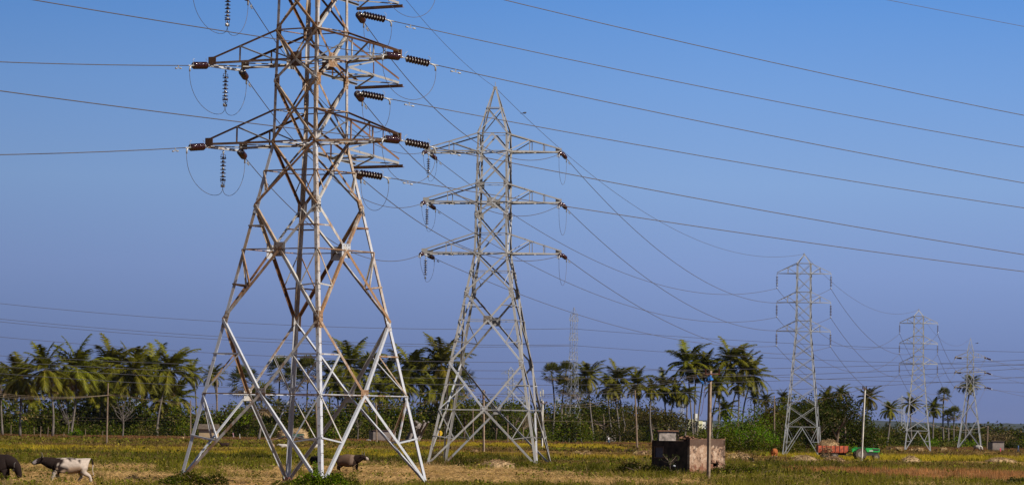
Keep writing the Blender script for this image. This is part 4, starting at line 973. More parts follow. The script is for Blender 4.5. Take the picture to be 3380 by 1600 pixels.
for a in [
 (73, 1248, 66, 1438, 88, 'second palm from the left edge, shortish with a yellowing lower frond', 'c'),
 (2, 1265, 8, 1436, 52, 'palm half cut off by the left picture edge', 'f'),
 (150, 1218, 173, 1440, 88, 'windblown palm with a pale trunk leaning to the left', 'c'),
 (252, 1216, 233, 1438, 104, 'tallest left palm with long yellow hanging fronds', 'c'),
 (300, 1262, 268, 1412, 84, 'dark palm standing behind and right of the tallest left palm', 'c'),
 (367, 1210, 375, 1434, 100, 'palm with an upright swept tuft above the thin wooden pole', 'c'),
 (372, 1330, 368, 1428, 48, 'young low palm with an orange drooping frond behind the thin wooden pole', 'c'),
 (441, 1228, 435, 1438, 92, 'palm in front of the hidden tower tip', 'c'),
 (504, 1228, 475, 1433, 92, 'palm with coconuts left of the pale smooth trunk', 'c'),
 (562, 1218, 517, 1440, 92, 'palm with a pale smooth trunk leaning to the right, last of the left group', 'c'),
 (636, 1232, 640, 1420, 46, 'small palm peeping out right of the left group', 'c'),
 (705, 1238, 716, 1420, 42, 'small dark palm behind the left leg of the rusty tower', 'c'),
 (806, 1262, 800, 1420, 56, 'fan palm behind the left knee plate of the rusty tower', 'f'),
 (863, 1325, 853, 1452, 62, 'squat palm with a thick dark trunk inside the rusty tower', 'f'),
 (924, 1220, 915, 1425, 46, 'fan palm just left of the dark leg', 'f'),
 (1016, 1222, 1006, 1430, 50, 'fan palm just right of the dark leg', 'f'),
 (968, 1252, 962, 1425, 44, 'fan palm hidden behind the dark leg', 'f'),
 (1090, 1238, 1085, 1425, 52, 'palm right behind the near leg of the rusty tower', 'c'),
 (1157, 1208, 1137, 1424, 92, 'full coconut palm in the right half of the rusty tower', 'c'),
 (1226, 1224, 1212, 1420, 62, 'fan palm behind the black brace of the rusty tower', 'f'),
 (1280, 1240, 1270, 1420, 66, 'coconut palm behind the right knee plate of the rusty tower', 'c'),
 (1354, 1224, 1304, 1434, 88, 'big coconut palm behind the right leg of the rusty tower', 'c'),
 (1402, 1238, 1392, 1430, 62, 'palm filling the gap right of the rusty tower', 'c'),
 (1456, 1204, 1425, 1436, 100, 'large dense palm left of the grey tower feet', 'c'),
 (1508, 1262, 1500, 1432, 62, 'palm behind the left legs of the grey tower', 'f'),
 (1821, 1232, 1821, 1414, 36, 'tallest fan palm with a straight dark trunk right of the grey tower', 'f'),
 (1869, 1226, 1860, 1424, 36, 'fan palm overlapping the pale tall tower', 'f'),
 (1862, 1274, 1852, 1426, 34, 'lower fan palm with a pale trunk under its taller neighbours', 'f'),
 (1897, 1284, 1864, 1414, 40, 'fan palm with a trunk slanting up to the right', 'f'),
 (1940, 1243, 1960, 1457, 62, 'coconut palm with a long trunk curving down to the right', 'c'),
 (2037, 1252, 2072, 1455, 64, 'coconut palm with hanging brown fronds over a curved trunk', 'c'),
 (2008, 1280, 2025, 1440, 46, 'smaller palm tucked left of the palm with brown fronds', 'c'),
 (2104, 1268, 2098, 1453, 56, 'coconut palm directly behind the thin wooden pole in the middle', 'c'),
 (2192, 1274, 2213, 1424, 58, 'palm whose trunk crosses another behind the rooftop room', 'c'),
 (2232, 1298, 2207, 1424, 50, 'low palm whose trunk crosses behind the rooftop room, leaning right', 'c'),
 (2270, 1196, 2289, 1436, 74, 'tall palm of the middle cluster, left of the blue rags', 'c'),
 (2298, 1218, 2294, 1436, 50, 'palm close behind the tall one left of the pole with blue rags', 'c'),
 (2330, 1208, 2300, 1438, 56, 'palm right behind the pole with blue rags', 'c'),
 (2356, 1236, 2352, 1432, 52, 'palm just right of the pole with blue rags', 'c'),
 (2412, 1192, 2350, 1434, 78, 'highest palm of all, leaning to the right over the ruin', 'c'),
 (2457, 1206, 2400, 1457, 60, 'palm with a pale leaning trunk at the right wall of the ruin', 'c'),
 (2484, 1240, 2455, 1345, 66, 'rightmost palm of the middle cluster, with wide open fronds', 'c'),
 (2393, 1350, 2392, 1450, 44, 'short young palm above the right wall of the ruin', 'c'),
 (2490, 1312, 2492, 1420, 24, 'tiny palm top right of the middle cluster', 'c'),
 (2527, 1318, 2529, 1420, 30, 'small palm top above the bright tree', 'c'),
 (2585, 1310, 2585, 1440, 30, 'small palm top left of the slim tower', 'c'),
 (2729, 1312, 2729, 1450, 40, 'palm top over the dark trees right of the slim tower', 'c'),
 (2775, 1296, 2775, 1450, 32, 'pointed palm top over the big dark tree', 'c'),
 (2867, 1312, 2857, 1465, 44, 'coconut palm directly right of the tall white pole', 'c'),
 (2939, 1352, 2927, 1472, 36, 'lone short coconut palm between the white pole and the distant tower', 'c'),
 (3008, 1332, 3012, 1468, 36, 'coconut palm seen through the distant tower', 'c'),
 (3082, 1345, 3078, 1468, 36, 'palm left of the tall fan palm on the right', 'c'),
 (3116, 1302, 3116, 1469, 25, 'tall fan palm with a dark curved trunk on the right', 'f'),
 (3150, 1365, 3150, 1468, 26, 'low fan palm left of the last tower', 'f'),
 (3128, 1372, 3130, 1468, 22, 'smallest fan palm beside the last tower', 'f'),
 (3203, 1268, 3185, 1463, 38, 'coconut palm rising behind the last tower', 'c'),
]:
    D = gnd(a[2], a[3]).y
    if D < 0 or D > 1080: D = 1060.
    palm(a[0], a[1], a[2], a[3], a[4], a[5], a[6], D=D, nuts=a[6] == 'c' and random.random() < .5)
for xs_, ys_, rr, lb in (((-20, 40, 105, 190, 215, 312, 336, 402, 470, 530, 596), (1262, 1325), 62, 'shaded palm of the second row behind the left palms, mostly hidden'),
                     ((1110, 1190, 1255, 1330, 1440, 1480), (1262, 1320), 58, 'shaded palm of the second row between the two big towers, mostly hidden'),
                     ((2030, 2160, 2260, 2375, 2440), (1270, 1330), 42, 'smaller palm of the second row behind the middle palms, mostly hidden')):
    for x in xs_: palm(x + random.uniform(-8, 8), random.uniform(*ys_), x + random.uniform(-20, 20), 1425, rr * random.uniform(.8, 1.15), lb, 'c', D=random.uniform(985, 1015))
# ------------------------------------------------------------------ local poles and wires
LWG = 'bare local wires between the short poles'
def pole(x, ytop, ybase, wpx, mat, label, xt=None, D=None, name='utility_pole', arms=(), pins=True):
    """arms: (y, x0, x1) in the picture"""
    D = D or gnd(x, ybase).y; b = gat(x, D); top = at(xt if xt is not None else x, ytop, D); s = D / F; w = wpx * s
    o = empty(name, b, 0, label, 'pole', 'short poles of the local lines'); mb = MB(); h = top - b; h.y = 0
    pa, pb = Vector((math.cos(.85), math.sin(.85), 0)) * w * .82, Vector((-math.sin(.85), math.cos(.85), 0)) * w * .82
    mb.prism(-(pa + pb) / 2 - Vector((0, 0, .4)), h - (pa + pb) * .42, pa, pb) if mat in (M['concrete'], M['paleconcrete']) else mb.tube([(0, 0, -.4), h * .5, h], [w * .6, w * .52, w * .42], 8)
    mb.build('post', mat, o)
    for (y, x0, x1) in arms:
        a = at(x0, y, D) - b; c = at(x1, y, D) - b; a.y = c.y = -w * .62
        q = MB(); q.bar(a, c, max(.07, 1.6 * s)); am = q.build('crossarm', M['darkmetal'], o)
        if pins:
            q = MB()
            for e in (a.lerp(c, .05), c.lerp(a, .05)): q.tube([e, e + Vector((0, 0, .32))], [.05, .07], 6)
            q.build('pin_insulator', M['porcelain'], am)
    return o, b + h, s
P1, p1t, s1 = pole(2338, 1223, 1584, 11.5, M['concrete'], 'nearest concrete pole, standing in front of the ruin with blue rags near its top', xt=2344, arms=((1234, 2326, 2376),))
P2, p2t, _ = pole(2104, 1287, 1481, 5.5, M['wood'], 'thin straight wooden pole in the middle left of the ruin', xt=2096)
P3, p3t, _ = pole(2843, 1279, 1525, 5.5, M['paleconcrete'], 'tall whitish pole beside the green tractor', xt=2855, arms=((1283, 2847, 2860),))
P4, p4t, _ = pole(352, 1264, 1467, 5.0, M['wood'], 'brown pole in front of the left palms', xt=357, arms=((1304, 353, 378),))
P5, p5t, _ = pole(1597, 1286, 1489, 6.5, M['concrete'], 'pole with raised insulator arms seen between the grey tower legs', xt=1596, arms=((1312, 1585, 1608), (1298, 1590, 1602)))
P6, p6t, _ = pole(1789, 1322, 1479, 6, M['paleconcrete'], 'white pole with a short arm right of the grey tower', xt=1791, arms=((1329, 1778, 1806),))
P7, p7t, _ = pole(716, 1250, 1420, 5.5, M['wood'], 'brown pole behind the left half of the rusty tower', xt=716, D=1010)
P8, p8t, _ = pole(1049, 1322, 1459, 5.5, M['wood'], 'leaning brown pole behind the near leg of the rusty tower', xt=1042)
P9, p9t, _ = pole(1244, 1327, 1464, 5.5, M['wood'], 'brown pole by the grey shed inside the rusty tower', xt=1241)
P10, p10t, _ = pole(2155, 1369, 1452, 4.0, M['paleconcrete'], 'leaning grey stick pole left of the rooftop room of the ruin', xt=2163)
P11, p11t, _ = pole(2556, 1305, 1432, 4.5, M['wood'], 'short brown pole sticking out of the bushes left of the slim tower', xt=2556, D=600)
P12, p12t, _ = pole(629, 1320, 1425, 4.0, M['wood'], 'small grey pole just left of the rusty tower', xt=629, D=880)
P13, p13t, _ = pole(3258, 1404, 1484, 4.5, M['wood'], 'short brown pole between the last tower and the small shed', xt=3261)
P14, _, _ = pole(1562, 1345, 1428, 4, M['wood'], 'short brown post seen inside the left legs of the grey tower', xt=1561, D=900)
P15, _, _ = pole(1676, 1370, 1440, 4, M['wood'], 'short brown post seen inside the right legs of the grey tower', xt=1676, D=900)
def lw(A, B, sag, label, r=.013): return wire_pts(span(A, B, sag, 24), r, label, M['localwire'], name='local_wire', group=LWG, n=4)
def xp(x, y, P): return at(x, y, P.location.y)
for i, (x0, x1) in enumerate(((2329, 1587), (2350, 1597), (2373, 1607))):
    lw(xp(x0, 1231, P1), xp(x1, 1306 - 3 * i, P5), .55 + .2 * i, f'{("lowest","middle","upper")[i]} of three tan wires from the nearest pole to the grey tower legs')
for i, (x0, x1) in enumerate(((1587, 354), (1597, 362), (1607, 377))):
    lw(xp(x0, 1306 - 3 * i, P5), xp(x1, 1301 - 2 * i, P4), 1.6 + .5 * i, f'{("lowest","middle","upper")[i]} of three tan wires crossing behind the rusty tower to the palms')
for i, y in enumerate((1272, 1281, 1290)):
    lw(xp(357 + 6 * i, 1302, P4), at(-160, y, P4.location.y - 40), .8, f'{("upper","middle","lowest")[i]} tan wire running left out of the picture from the palm-side pole')
for i in range(2):
    lw(p2t - Vector((0, 0, .5 * i)), p6t - Vector((0, 0, .3 * i + .1)), 1.4, f'{("upper","lower")[i]} wire from the thin wooden pole to the white pole')
    lw(p6t - Vector((0, 0, .3 * i + .1)), p9t - Vector((0, 0, .5 * i)), 1.8, f'{("upper","lower")[i]} wire from the white pole to the pole by the grey shed')
    lw(p9t - Vector((0, 0, .5 * i)), p8t - Vector((0, 0, .5 * i)), .8, f'{("upper","lower")[i]} wire from the pole by the grey shed to the leaning brown pole')
    lw(p8t - Vector((0, 0, .5 * i)), at(-120, 1340 + 9 * i, 800), 3.0, f'{("upper","lower")[i]} of the low tan wires hanging in front of the left palm trunks')
lw(xp(2344, 1236, P1), p2t, .3, 'short wire from the nearest pole back to the thin wooden pole')
lw(p6t - Vector((0, 0, 3.2)), p10t, 1.0, 'low wire from the white pole to the leaning grey stick pole')
lw(p10t, at(2371, 1403, 480), .5, 'wire from the leaning stick pole towards the nearest pole')
lw(p3t - Vector((0, 0, .6)), p13t, 2.2, 'drooping wire from the tall whitish pole to the short pole at the shed', .022)
lw(p13t, at(3500, 1398, 720), .6, 'wire running right out of the picture from the short pole at the shed')
lw(p3t, at(2440, 1305, 470), 1.2, 'wire running left from the tall whitish pole behind the slim tower', .02)
# blue rags and rope on the nearest pole
M['blue'] = simple('faded_blue_cloth', (.015, .12, .42), .8, .45, 9)
def rag(cx, cy, D, w, h, n=9, y=.2):
    mb = MB()
    for i in range(n):
        c = at(cx + random.uniform(-.35, .35) * w, cy + random.uniform(-.35, .35) * h, D) - Vector((0, y, 0)); s = D / F * random.uniform(.35, .6) * min(w, h)
        vs = []; k = 7
        for a in range(k): an = a * 6.283 / k; rr = s * random.uniform(.5, 1); vs.append(c + Vector((math.cos(an) * rr, random.uniform(-.4, .4) * s, math.sin(an) * rr)))
        c2 = c + Vector((0, -s * .8, 0)); c3 = c + Vector((0, s * .8, 0)); m = len(mb.v)
        mb.add(vs + [c2, c3], [(a, (a + 1) % k, k) for a in range(k)] + [((a + 1) % k, a, k + 1) for a in range(k)])
    return mb
r1 = rag(2341, 1248, 222, 15, 15).build('tied_cloth', M['blue'], smooth=True); tag(r1, 'larger blue rag tied to the nearest pole just under its arm', 'cloth', 'blue rags on the nearest pole')
r2 = rag(2318, 1262, 222, 9, 9, 6).build('tied_cloth', M['blue'], smooth=True); tag(r2, 'small blue rag hanging on the rope left of the nearest pole', 'cloth', 'blue rags on the nearest pole')
wire_pts([at(x, y, 222) - Vector((0, .2, 0)) for x, y in ((2300, 1238), (2310, 1254), (2318, 1263), (2330, 1270), (2341, 1262))], .02, 'blue rope slung from the arm of the nearest pole', M['blue'], 'rope', 'rope', None)
wire_pts([at(x, y, 222) - Vector((0, .1, 0)) for x, y in ((2330, 1268), (2325, 1290), (2322, 1320), (2316, 1360), (2310, 1372))], .014, 'thin dark rope hanging down beside the nearest pole', M['darkmetal'], 'rope', 'rope', None)
# ------------------------------------------------------------------ the ruined hut
def plaster():
    m, nt, b = newmat('peeling_plaster')
    f1 = noise(nt, 1.5, 8, .75); f2 = noise(nt, 2.6, 6, .7); f3 = noise(nt, 9, 4)
    tc = nt.nodes.new('ShaderNodeTexCoord'); sp = nt.nodes.new('ShaderNodeSeparateXYZ'); nt.links.new(tc.outputs['Object'], sp.inputs[0])
    base = ramp(nt, f3, [(.3, (.30, .19, .13)), (.7, (.42, .28, .195))])
    pale = mixc(nt, ramp(nt, f2, [(.50, (0, 0, 0)), (.53, (1, 1, 1))]), base, (.50, .37, .28))
    top = mathn(nt, 'MULTIPLY', mathn(nt, 'MAXIMUM', mathn(nt, 'SUBTRACT', sp.outputs['Z'], 1.95), 0.0), .75)
    st = mathn(nt, 'ADD', mathn(nt, 'ADD', mathn(nt, 'MULTIPLY', f1, .8), .03), top)
    mould = mixc(nt, ramp(nt, st, [(.425, (0, 0, 0)), (.47, (.9, .9, .9))]), pale, (.08, .048, .038))
    br = nt.nodes.new('ShaderNodeTexBrick'); br.inputs['Scale'].default_value = 1; br.inputs['Brick Width'].default_value = .24; br.inputs['Row Height'].default_value = .085; br.inputs['Mortar Size'].default_value = .012
    br.inputs['Color1'].default_value = (.26, .10, .06, 1); br.inputs['Color2'].default_value = (.32, .16, .10, 1); br.inputs['Mortar'].default_value = (.08, .05, .04, 1)
    cb = nt.nodes.new('ShaderNodeCombineXYZ'); nt.links.new(mathn(nt, 'ADD', sp.outputs['X'], sp.outputs['Y']), cb.inputs[0]); nt.links.new(sp.outputs['Z'], cb.inputs[1]); nt.links.new(cb.outputs[0], br.inputs['Vector'])
    lowk = mathn(nt, 'SUBTRACT', f2, mathn(nt, 'MULTIPLY', sp.outputs['Z'], .28))
    c = mixc(nt, ramp(nt, lowk, [(.30, (0, 0, 0)), (.33, (1, 1, 1))]), mould, br.outputs['Color'])
    nt.links.new(c, b.inputs['Base Color']); b.inputs['Roughness'].default_value = .95; b.inputs['Specular IOR Level'].default_value = .1
    bp = nt.nodes.new('ShaderNodeBump'); bp.inputs['Distance'].default_value = .05; bp.inputs['Strength'].default_value = .7; nt.links.new(f2, bp.inputs['Height']); nt.links.new(bp.outputs[0], b.inputs['Normal'])
    return m
M['plaster'] = plaster()
M['black'] = simple('plain_black', (.012, .010, .012), .95)  # plain black for doorways, windows, cart wheels and eyes
M['mould'] = simple('mouldy_shaded_plaster', (.060, .034, .022), .95, .85, 2.0)  # darkened for mould stains and for the shade on the hut's left wall
M['brick'] = simple('broken_brick', (.20, .105, .065), .95, .5, 7)
HD = 251.; corner = gat(2276, HD); RZ = R(-44)
hut = empty('ruined_hut', corner, 0, 'small ruined plaster hut with peeling walls, half hidden by the nearest pole', 'hut')
ex = Vector((math.cos(R(42)), math.sin(R(42)), 0)); ey = Vector((-math.sin(R(42)), math.cos(R(42)), 0))   # right wall direction, left wall direction
sz = HD / F; LRt = 123 * sz / ex.x; LLf = 120 * sz / -ey.x * 1.0; Hh = 117 * sz; th = .22
Z = Vector((0, 0, 1))
def wallbox(mb, a, d, L, z0, z1, n, t=th): mb.prism(a + Z * z0, a + Z * z1, d * L, n * t)
mb = MB()   # right wall in pieces around the broken hole
hx0, hx1, hz0, hz1 = LRt * .66, LRt * .80, .52, .86
wallbox(mb, Vector((0, 0, 0)), ex, hx0, -.4, Hh, ey); wallbox(mb, ex * hx1, ex, LRt - hx1, -.4, Hh, ey)
wallbox(mb, ex * hx0, ex, hx1 - hx0, -.4, hz0, ey); wallbox(mb, ex * hx0, ex, hx1 - hx0, hz1, Hh, ey)
mb.build('wall', M['plaster'], hut)
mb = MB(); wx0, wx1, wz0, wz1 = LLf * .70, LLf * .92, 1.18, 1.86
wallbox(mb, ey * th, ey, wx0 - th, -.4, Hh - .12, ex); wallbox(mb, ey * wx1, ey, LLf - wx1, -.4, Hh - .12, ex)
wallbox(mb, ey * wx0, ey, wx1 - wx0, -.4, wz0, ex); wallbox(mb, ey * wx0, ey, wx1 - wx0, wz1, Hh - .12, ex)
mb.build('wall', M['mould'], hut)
mb = MB(); wallbox(mb, ey * LLf, ex, LRt, -.4, Hh - .1, -ey); mb.build('wall', M['plaster'], hut)
mb = MB(); wallbox(mb, ex * LRt, ey, LLf, -.4, Hh - .05, -ex); mb.build('wall', M['plaster'], hut)
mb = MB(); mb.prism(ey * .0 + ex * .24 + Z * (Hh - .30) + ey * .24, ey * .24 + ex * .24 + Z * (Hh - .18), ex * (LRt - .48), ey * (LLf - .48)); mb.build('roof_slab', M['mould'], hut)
M['board'] = simple('pale_grey_shutter', (.16, .14, .17), .8)
mb = MB(); c = ey * (wx0 + .0) + ex * .08 + Z * wz0; mb.prism(c, c + Z * (wz1 - wz0), ey * (wx1 - wx0), ex * .04); wn = mb.build('window', M['board'], hut)
mb = MB()
for a, b_ in ((wx0 - .06, wz0 - .07), (wx0 - .06, wz1)): mb.prism(ey * a - ex * .03 + Z * b_, ey * a - ex * .03 + Z * (b_ + .07), ey * (wx1 - wx0 + .12), ex * .1)
mb.prism(ey * (wx0 - .06) - ex * .03 + Z * wz0, ey * (wx0 - .06) - ex * .03 + Z * wz1, ey * .06, ex * .1); mb.prism(ey * wx1 - ex * .03 + Z * wz0, ey * wx1 - ex * .03 + Z * wz1, ey * .06, ex * .1)
mb.build('frame', M['brick'], wn)
mb = MB(); mb.prism(ex * .02 + Z * Hh, ex * .02 + Z * (Hh + .03), ex * (LRt - .04), ey * .19)
for (u, v, l) in [(random.uniform(0, LRt), 0, .25) for _ in range(16)]:
    mb.prism(ex * u * .93 + Z * (Hh + .01), ex * u * .93 + Z * (Hh + random.uniform(.02, .09)), ex * l, ey * .2)
mb.build('broken_parapet', M['brick'], hut); mb = MB()
for i in range(34):
    u = random.uniform(-.05, .8); mb.box(ex * (u * .9 + .1) + ey * random.uniform(.1, 1.1) + Z * (Hh - .1 + random.uniform(0, .34) * max(0, 1 - abs(u - .25))), (.24, .16, .1), random.uniform(0, 3))
mb.build('roof_rubble', M['brick'], hut)
mb = MB()
for i in range(12): mb.box(ex * random.uniform(hx0 - .15, hx1 + .1) + ey * random.uniform(-.06, .05) + Z * (hz1 + random.uniform(-.06, .16)), (.22, .12, .075), R(42))
for i in range(6): mb.box(ex * random.uniform(hx0 - .1, hx1) + ey * random.uniform(-.05, .05) + Z * (hz0 + random.uniform(-.08, .05)), (.22, .12, .075), R(42) + .2)
mb.build('broken_brick_edge', M['brick'], hut)
M['paleplaster'] = simple('stained_pale_plaster', (.30, .26, .235), .95, .75, 3.2)
mb = MB(); rc = ey * 3.15 + ex * .12; W2 = 1.05
mb.prism(rc + Z * (Hh - .2), rc + Z * (Hh + .52), ex * .9 - ey * .75, ey * .6 + ex * .45); rr = mb.build('rooftop_room', M['paleplaster'], hut)
mb = MB(); mb.prism(rc - ex * .16 - ey * .0 + Z * (Hh + .52), rc - ex * .16 + Z * (Hh + .60), (ex * .9 - ey * .75) * 1.25, ey * .75 + ex * .55); mb.build('roof', M['brick'], rr)
# bare little tree and litter by the hut
def twig_plant(x, ytop, ybase, name, label, mat, spread=1.0, n=9, leaves_=None):
    b = gnd(x, ybase); H = at(x, ytop, b.y).z; mb = MB(); tips = []
    mb.tube([(0, 0, -.1), (.02, 0, H * .35), (-.01, 0, H * .62)], [.035, .028, .02], 5)
    for i in range(n):
        z = H * random.uniform(.3, .62); a = random.uniform(0, 6.28); r = H * random.uniform(.2, .45) * spread; e = Vector((math.cos(a) * r, math.sin(a) * r * .6, min(H, z + H * random.uniform(.15, .4))))
        mb.tube([(0, 0, z), e * .6 + Vector((0, 0, z * .35)), e], [.018, .013, .008], 4); tips.append(e)
    o = empty(name, b, 0, label, 'plant'); mb.build('stems', mat, o)
    if leaves_:
        P = np.array([[t.x, t.y, t.z] for t in tips for _ in range(14)]) + rng.normal(0, .055, (len(tips) * 14, 3)); put(leaves(P, .07, np.tile(leaves_, (len(P), 1)) * rng.uniform(.6, 1.4, (len(P), 1)), M['leaf'], 'leaves'), 'leaves', o)
twig_plant(2211, 1497, 1569, 'sapling', 'thin sapling with few leaves before the dark wall of the ruin', M['wood'], 1.1, 12, (.10, .14, .03))
twig_plant(430, 1568, 1590, 'dry_shrub', 'dark dry twigs on the straw right of the spotted cow', M['darkbark'], 2.2, 14)
# bare trees
def bare_tree(x, ytop, ybase, D, label, sc=1.0, mat='bark', n=16):
    b = gat(x, D); H = at(x, ytop, D).z; o = empty('bare_tree', b, 0, label, 'tree', 'bare trees'); mb = MB(); r0 = H * .014
    mb.tube([(0, 0, -.2), (.15, 0, H * .3), (0, 0, H * .55)], [r0 * 1.5, r0 * 1.1, r0 * .8], 6); mb.build('trunk', M[mat], o); q = MB()
    for i in range(n):
        z = H * random.uniform(.3, .55); a = random.uniform(0, 6.28); e = Vector((math.cos(a) * H * .32 * random.uniform(.4, 1) * sc, math.sin(a) * H * .2, min(H, z + H * random.uniform(.2, .45)))); mdl = Vector((e.x * .6, e.y * .6, lerp(z, e.z, .4)))
        q.tube([(0, 0, z), mdl, e], [r0 * .6, r0 * .4, r0 * .15], 5)
        for k in range(3): q.tube([mdl.lerp(e, .3 * k), mdl.lerp(e, .3 * k) + Vector((random.uniform(-1, 1), random.uniform(-1, 1), random.uniform(.4, 1.2))) * H * .07], [r0 * .25, r0 * .08], 4)
    q.build('branches', M[mat], o)
bare_tree(405, 1300, 1445, 900, 'pale bare forked tree right of the brown pole at the left palms')
bare_tree(225, 1330, 1438, 930, 'bare twisted tree beside the tallest left palm trunk')
bare_tree(1180, 1350, 1445, 900, 'thin bare tree just right of the near leg of the rusty tower', n=10)
bare_tree(1725, 1345, 1445, 1000, 'bare reddish tree between the grey tower right legs and the white pole', 1.3, 'wood')
# tilted bundle of palm trunks by the rusty tower right leg
stk = MB(); D = gnd(1385, 1462).y; b = gat(1385, D)
for i in range(22):
    x0 = random.uniform(1340, 1378); x1 = x0 + random.uniform(14, 42); p = at(x0, random.uniform(1448, 1462), D + random.uniform(-4, 4)); q = at(x1, random.uniform(1388, 1412), D + random.uniform(-4, 4)); stk.tube([p, p.lerp(q, .5) + Vector((.1, 0, .15)), q], [.28, .3, .2], 6)
tag(stk.build('stacked_palm_trunks', simple('grey_dead_palm', (.20, .17, .16), .95, .6, 1.2)), 'grey fan of leaning dead palm trunks just left of the grey tower', 'logs')
# ------------------------------------------------------------------ sheds
M['mudwall'] = simple('mud_wall', (.46, .34, .21), .95, .25, .6); M['greywall'] = simple('grey_block_wall', (.27, .23, .21), .95, .35, .5); M['thatch'] = simple('thatch', (.10, .075, .055), .95, .4, 1.5)
def shed(x0, x1, ytop, ybase, wallm, label, D=None, dark_doorway=None, roof=None, dy=3.0, win=None):
    D = D or gnd((x0 + x1) / 2, ybase).y; a = gat(x0, D); b = gat(x1, D); W = (b - a).length; H = at(x0, ytop, D).z
    o = empty('shed', (a + b) / 2, R(-6), label, 'shed', 'small sheds at the field edge'); mb = MB(); mb.box((0, dy / 2, H / 2 - .2), (W, dy, H + .4)); mb.build('wall', wallm, o)
    if dark_doorway is not None: q = MB(); q.box((lerp(-W / 2, W / 2, dark_doorway[0]), -.02, H * dark_doorway[2] / 2), (W * dark_doorway[1], .1, H * dark_doorway[2])); q.build('dark_doorway', M['black'], o)  # solid black box paints the shade inside an open doorway
    q = MB()
    if roof == 'gable':
        q.add([(-W * .58, -.6, H * .92), (W * .58, -.6, H * .92), (W * .58, dy / 2, H * 1.42), (-W * .58, dy / 2, H * 1.42), (-W * .58, dy + .6, H * .92), (W * .58, dy + .6, H * .92)], [(0, 1, 2, 3), (3, 2, 5, 4), (0, 3, 4), (1, 5, 2), (0, 4, 5, 1)]); q.build('roof', M['thatch'], o)
    else: q.box((0, dy / 2, H + .08), (W + .4, dy + .5, .16)); q.build('roof', M['thatch'], o)
    return o
shed(656, 714, 1412, 1434, M['mudwall'], 'mud walled hut with a dark low roof beside the left leg of the rusty tower', roof='gable', D=860)
shed(1231, 1300, 1419, 1455, M['greywall'], 'grey block shed with a black doorway inside the right half of the rusty tower', dark_doorway=(-.10, .2, 1.0))
shed(3276, 3314, 1455, 1487, M['greywall'], 'small square concrete shed near the right picture edge', dark_doorway=(-.2, .42, .95), dy=2.5)
shed(2000, 2030, 1430, 1448, M['greywall'], 'low grey wall behind the man in a white shirt', D=1000)
for (x, y, w, m, lb) in ((48, 1380, 26, 'blue', 'blue tarpaulin roof peeping between the left palm trunks'),):
    p = at(x, y, 985); q = MB(); s = 985 / F; q.add([p + Vector(v) for v in ((-w * s, 0, -1.2), (w * s, .0, -1.0), (w * s * .8, 2, 1.1), (-w * s * .7, 2, 1.3))] + [p + Vector(v) for v in ((-w * s, .3, -1.35), (w * s, .3, -1.15), (w * s * .8, 2.2, .95), (-w * s * .7, 2.2, 1.15))], [(0, 1, 2, 3), (4, 7, 6, 5), (0, 4, 5, 1), (1, 5, 6, 2), (2, 6, 7, 3), (3, 7, 4, 0)])
    tag(q.build('tarpaulin', M[m]), lb, 'tarpaulin')
M['orangewall'] = simple('orange_wall', (.50, .30, .12), .9)
shed(64, 82, 1368, 1436, M['orangewall'], 'orange wall beside the blue tarpaulin behind the left palms', D=990)
# distant yellow and white building
bD = 1900.; M['yellowpaint'] = simple('white_yellow_paint', (.72, .70, .42), .8, .35, .25); M['whitepaint'] = simple('white_paint', (.75, .76, .74), .8, .1, .3)
o = empty('distant_building', gat(2305, bD), 0, 'distant white and yellow stepped building in the gap between the leaning palms', 'building'); zb = 0
for (x0, x1, yt, m) in ((2272, 2290, 1382, 'yellowpaint'), (2290, 2300, 1364, 'whitepaint'), (2300, 2316, 1388, 'yellowpaint'), (2316, 2336, 1391, 'whitepaint'), (2336, 2350, 1380, 'yellowpaint')):
    a = gat(x0, bD) - o.location; b = gat(x1, bD) - o.location; H = at(x0, yt, bD).z; q = MB(); q.box(((a.x + b.x) / 2, random.uniform(0, 3), H / 2), (b.x - a.x + .3, 9, H)); wb = q.build('wall', M[m], o)
    q = MB()
    for k in range(3):
        for j in range(2): q.box((lerp(a.x, b.x, (j + .5) / 2), -4.6 - .3, H * (.45 + .17 * k)), ((b.x - a.x) * .22, .1, .9))
    q.build('window', M['black'], wb)
# yellow hoop thing on a post by the grey tower
D = gnd(1452, 1470).y; c = at(1452, 1430, D); q = MB()
M['yellowp'] = simple('bright_yellow_plastic', (.75, .48, .02), .5, .1)
s = D / F; n = 18; vs = [c + Vector((math.cos(a * 6.283 / n) * 8.5 * s, -.15, math.sin(a * 6.283 / n) * 9 * s + (1.5 * s if math.cos(a * 6.283 / n) > 0 else -1.5 * s))) for a in range(n)]; vs2 = [v + Vector((0, .3, 0)) for v in vs]
q.add(vs + vs2, [tuple(range(n)), tuple(range(2 * n - 1, n - 1, -1))] + [(a, n + a, n + (a + 1) % n, (a + 1) % n) for a in range(n)]); q.mi = 1; q.box(c + Vector((-.05, -.18, -.1)), (.14, .04, .8))
sg = q.build('yellow_board', [M['yellowp'], M['darkmetal']]); tag(sg, 'rounded bright yellow board hanging by the left legs of the grey tower', 'board')
q = MB(); q.tube([(c.x, c.y + .35, 0), (c.x, c.y + .35, c.z + .3)], .07, 6); q.build('post', M['wood'], sg)
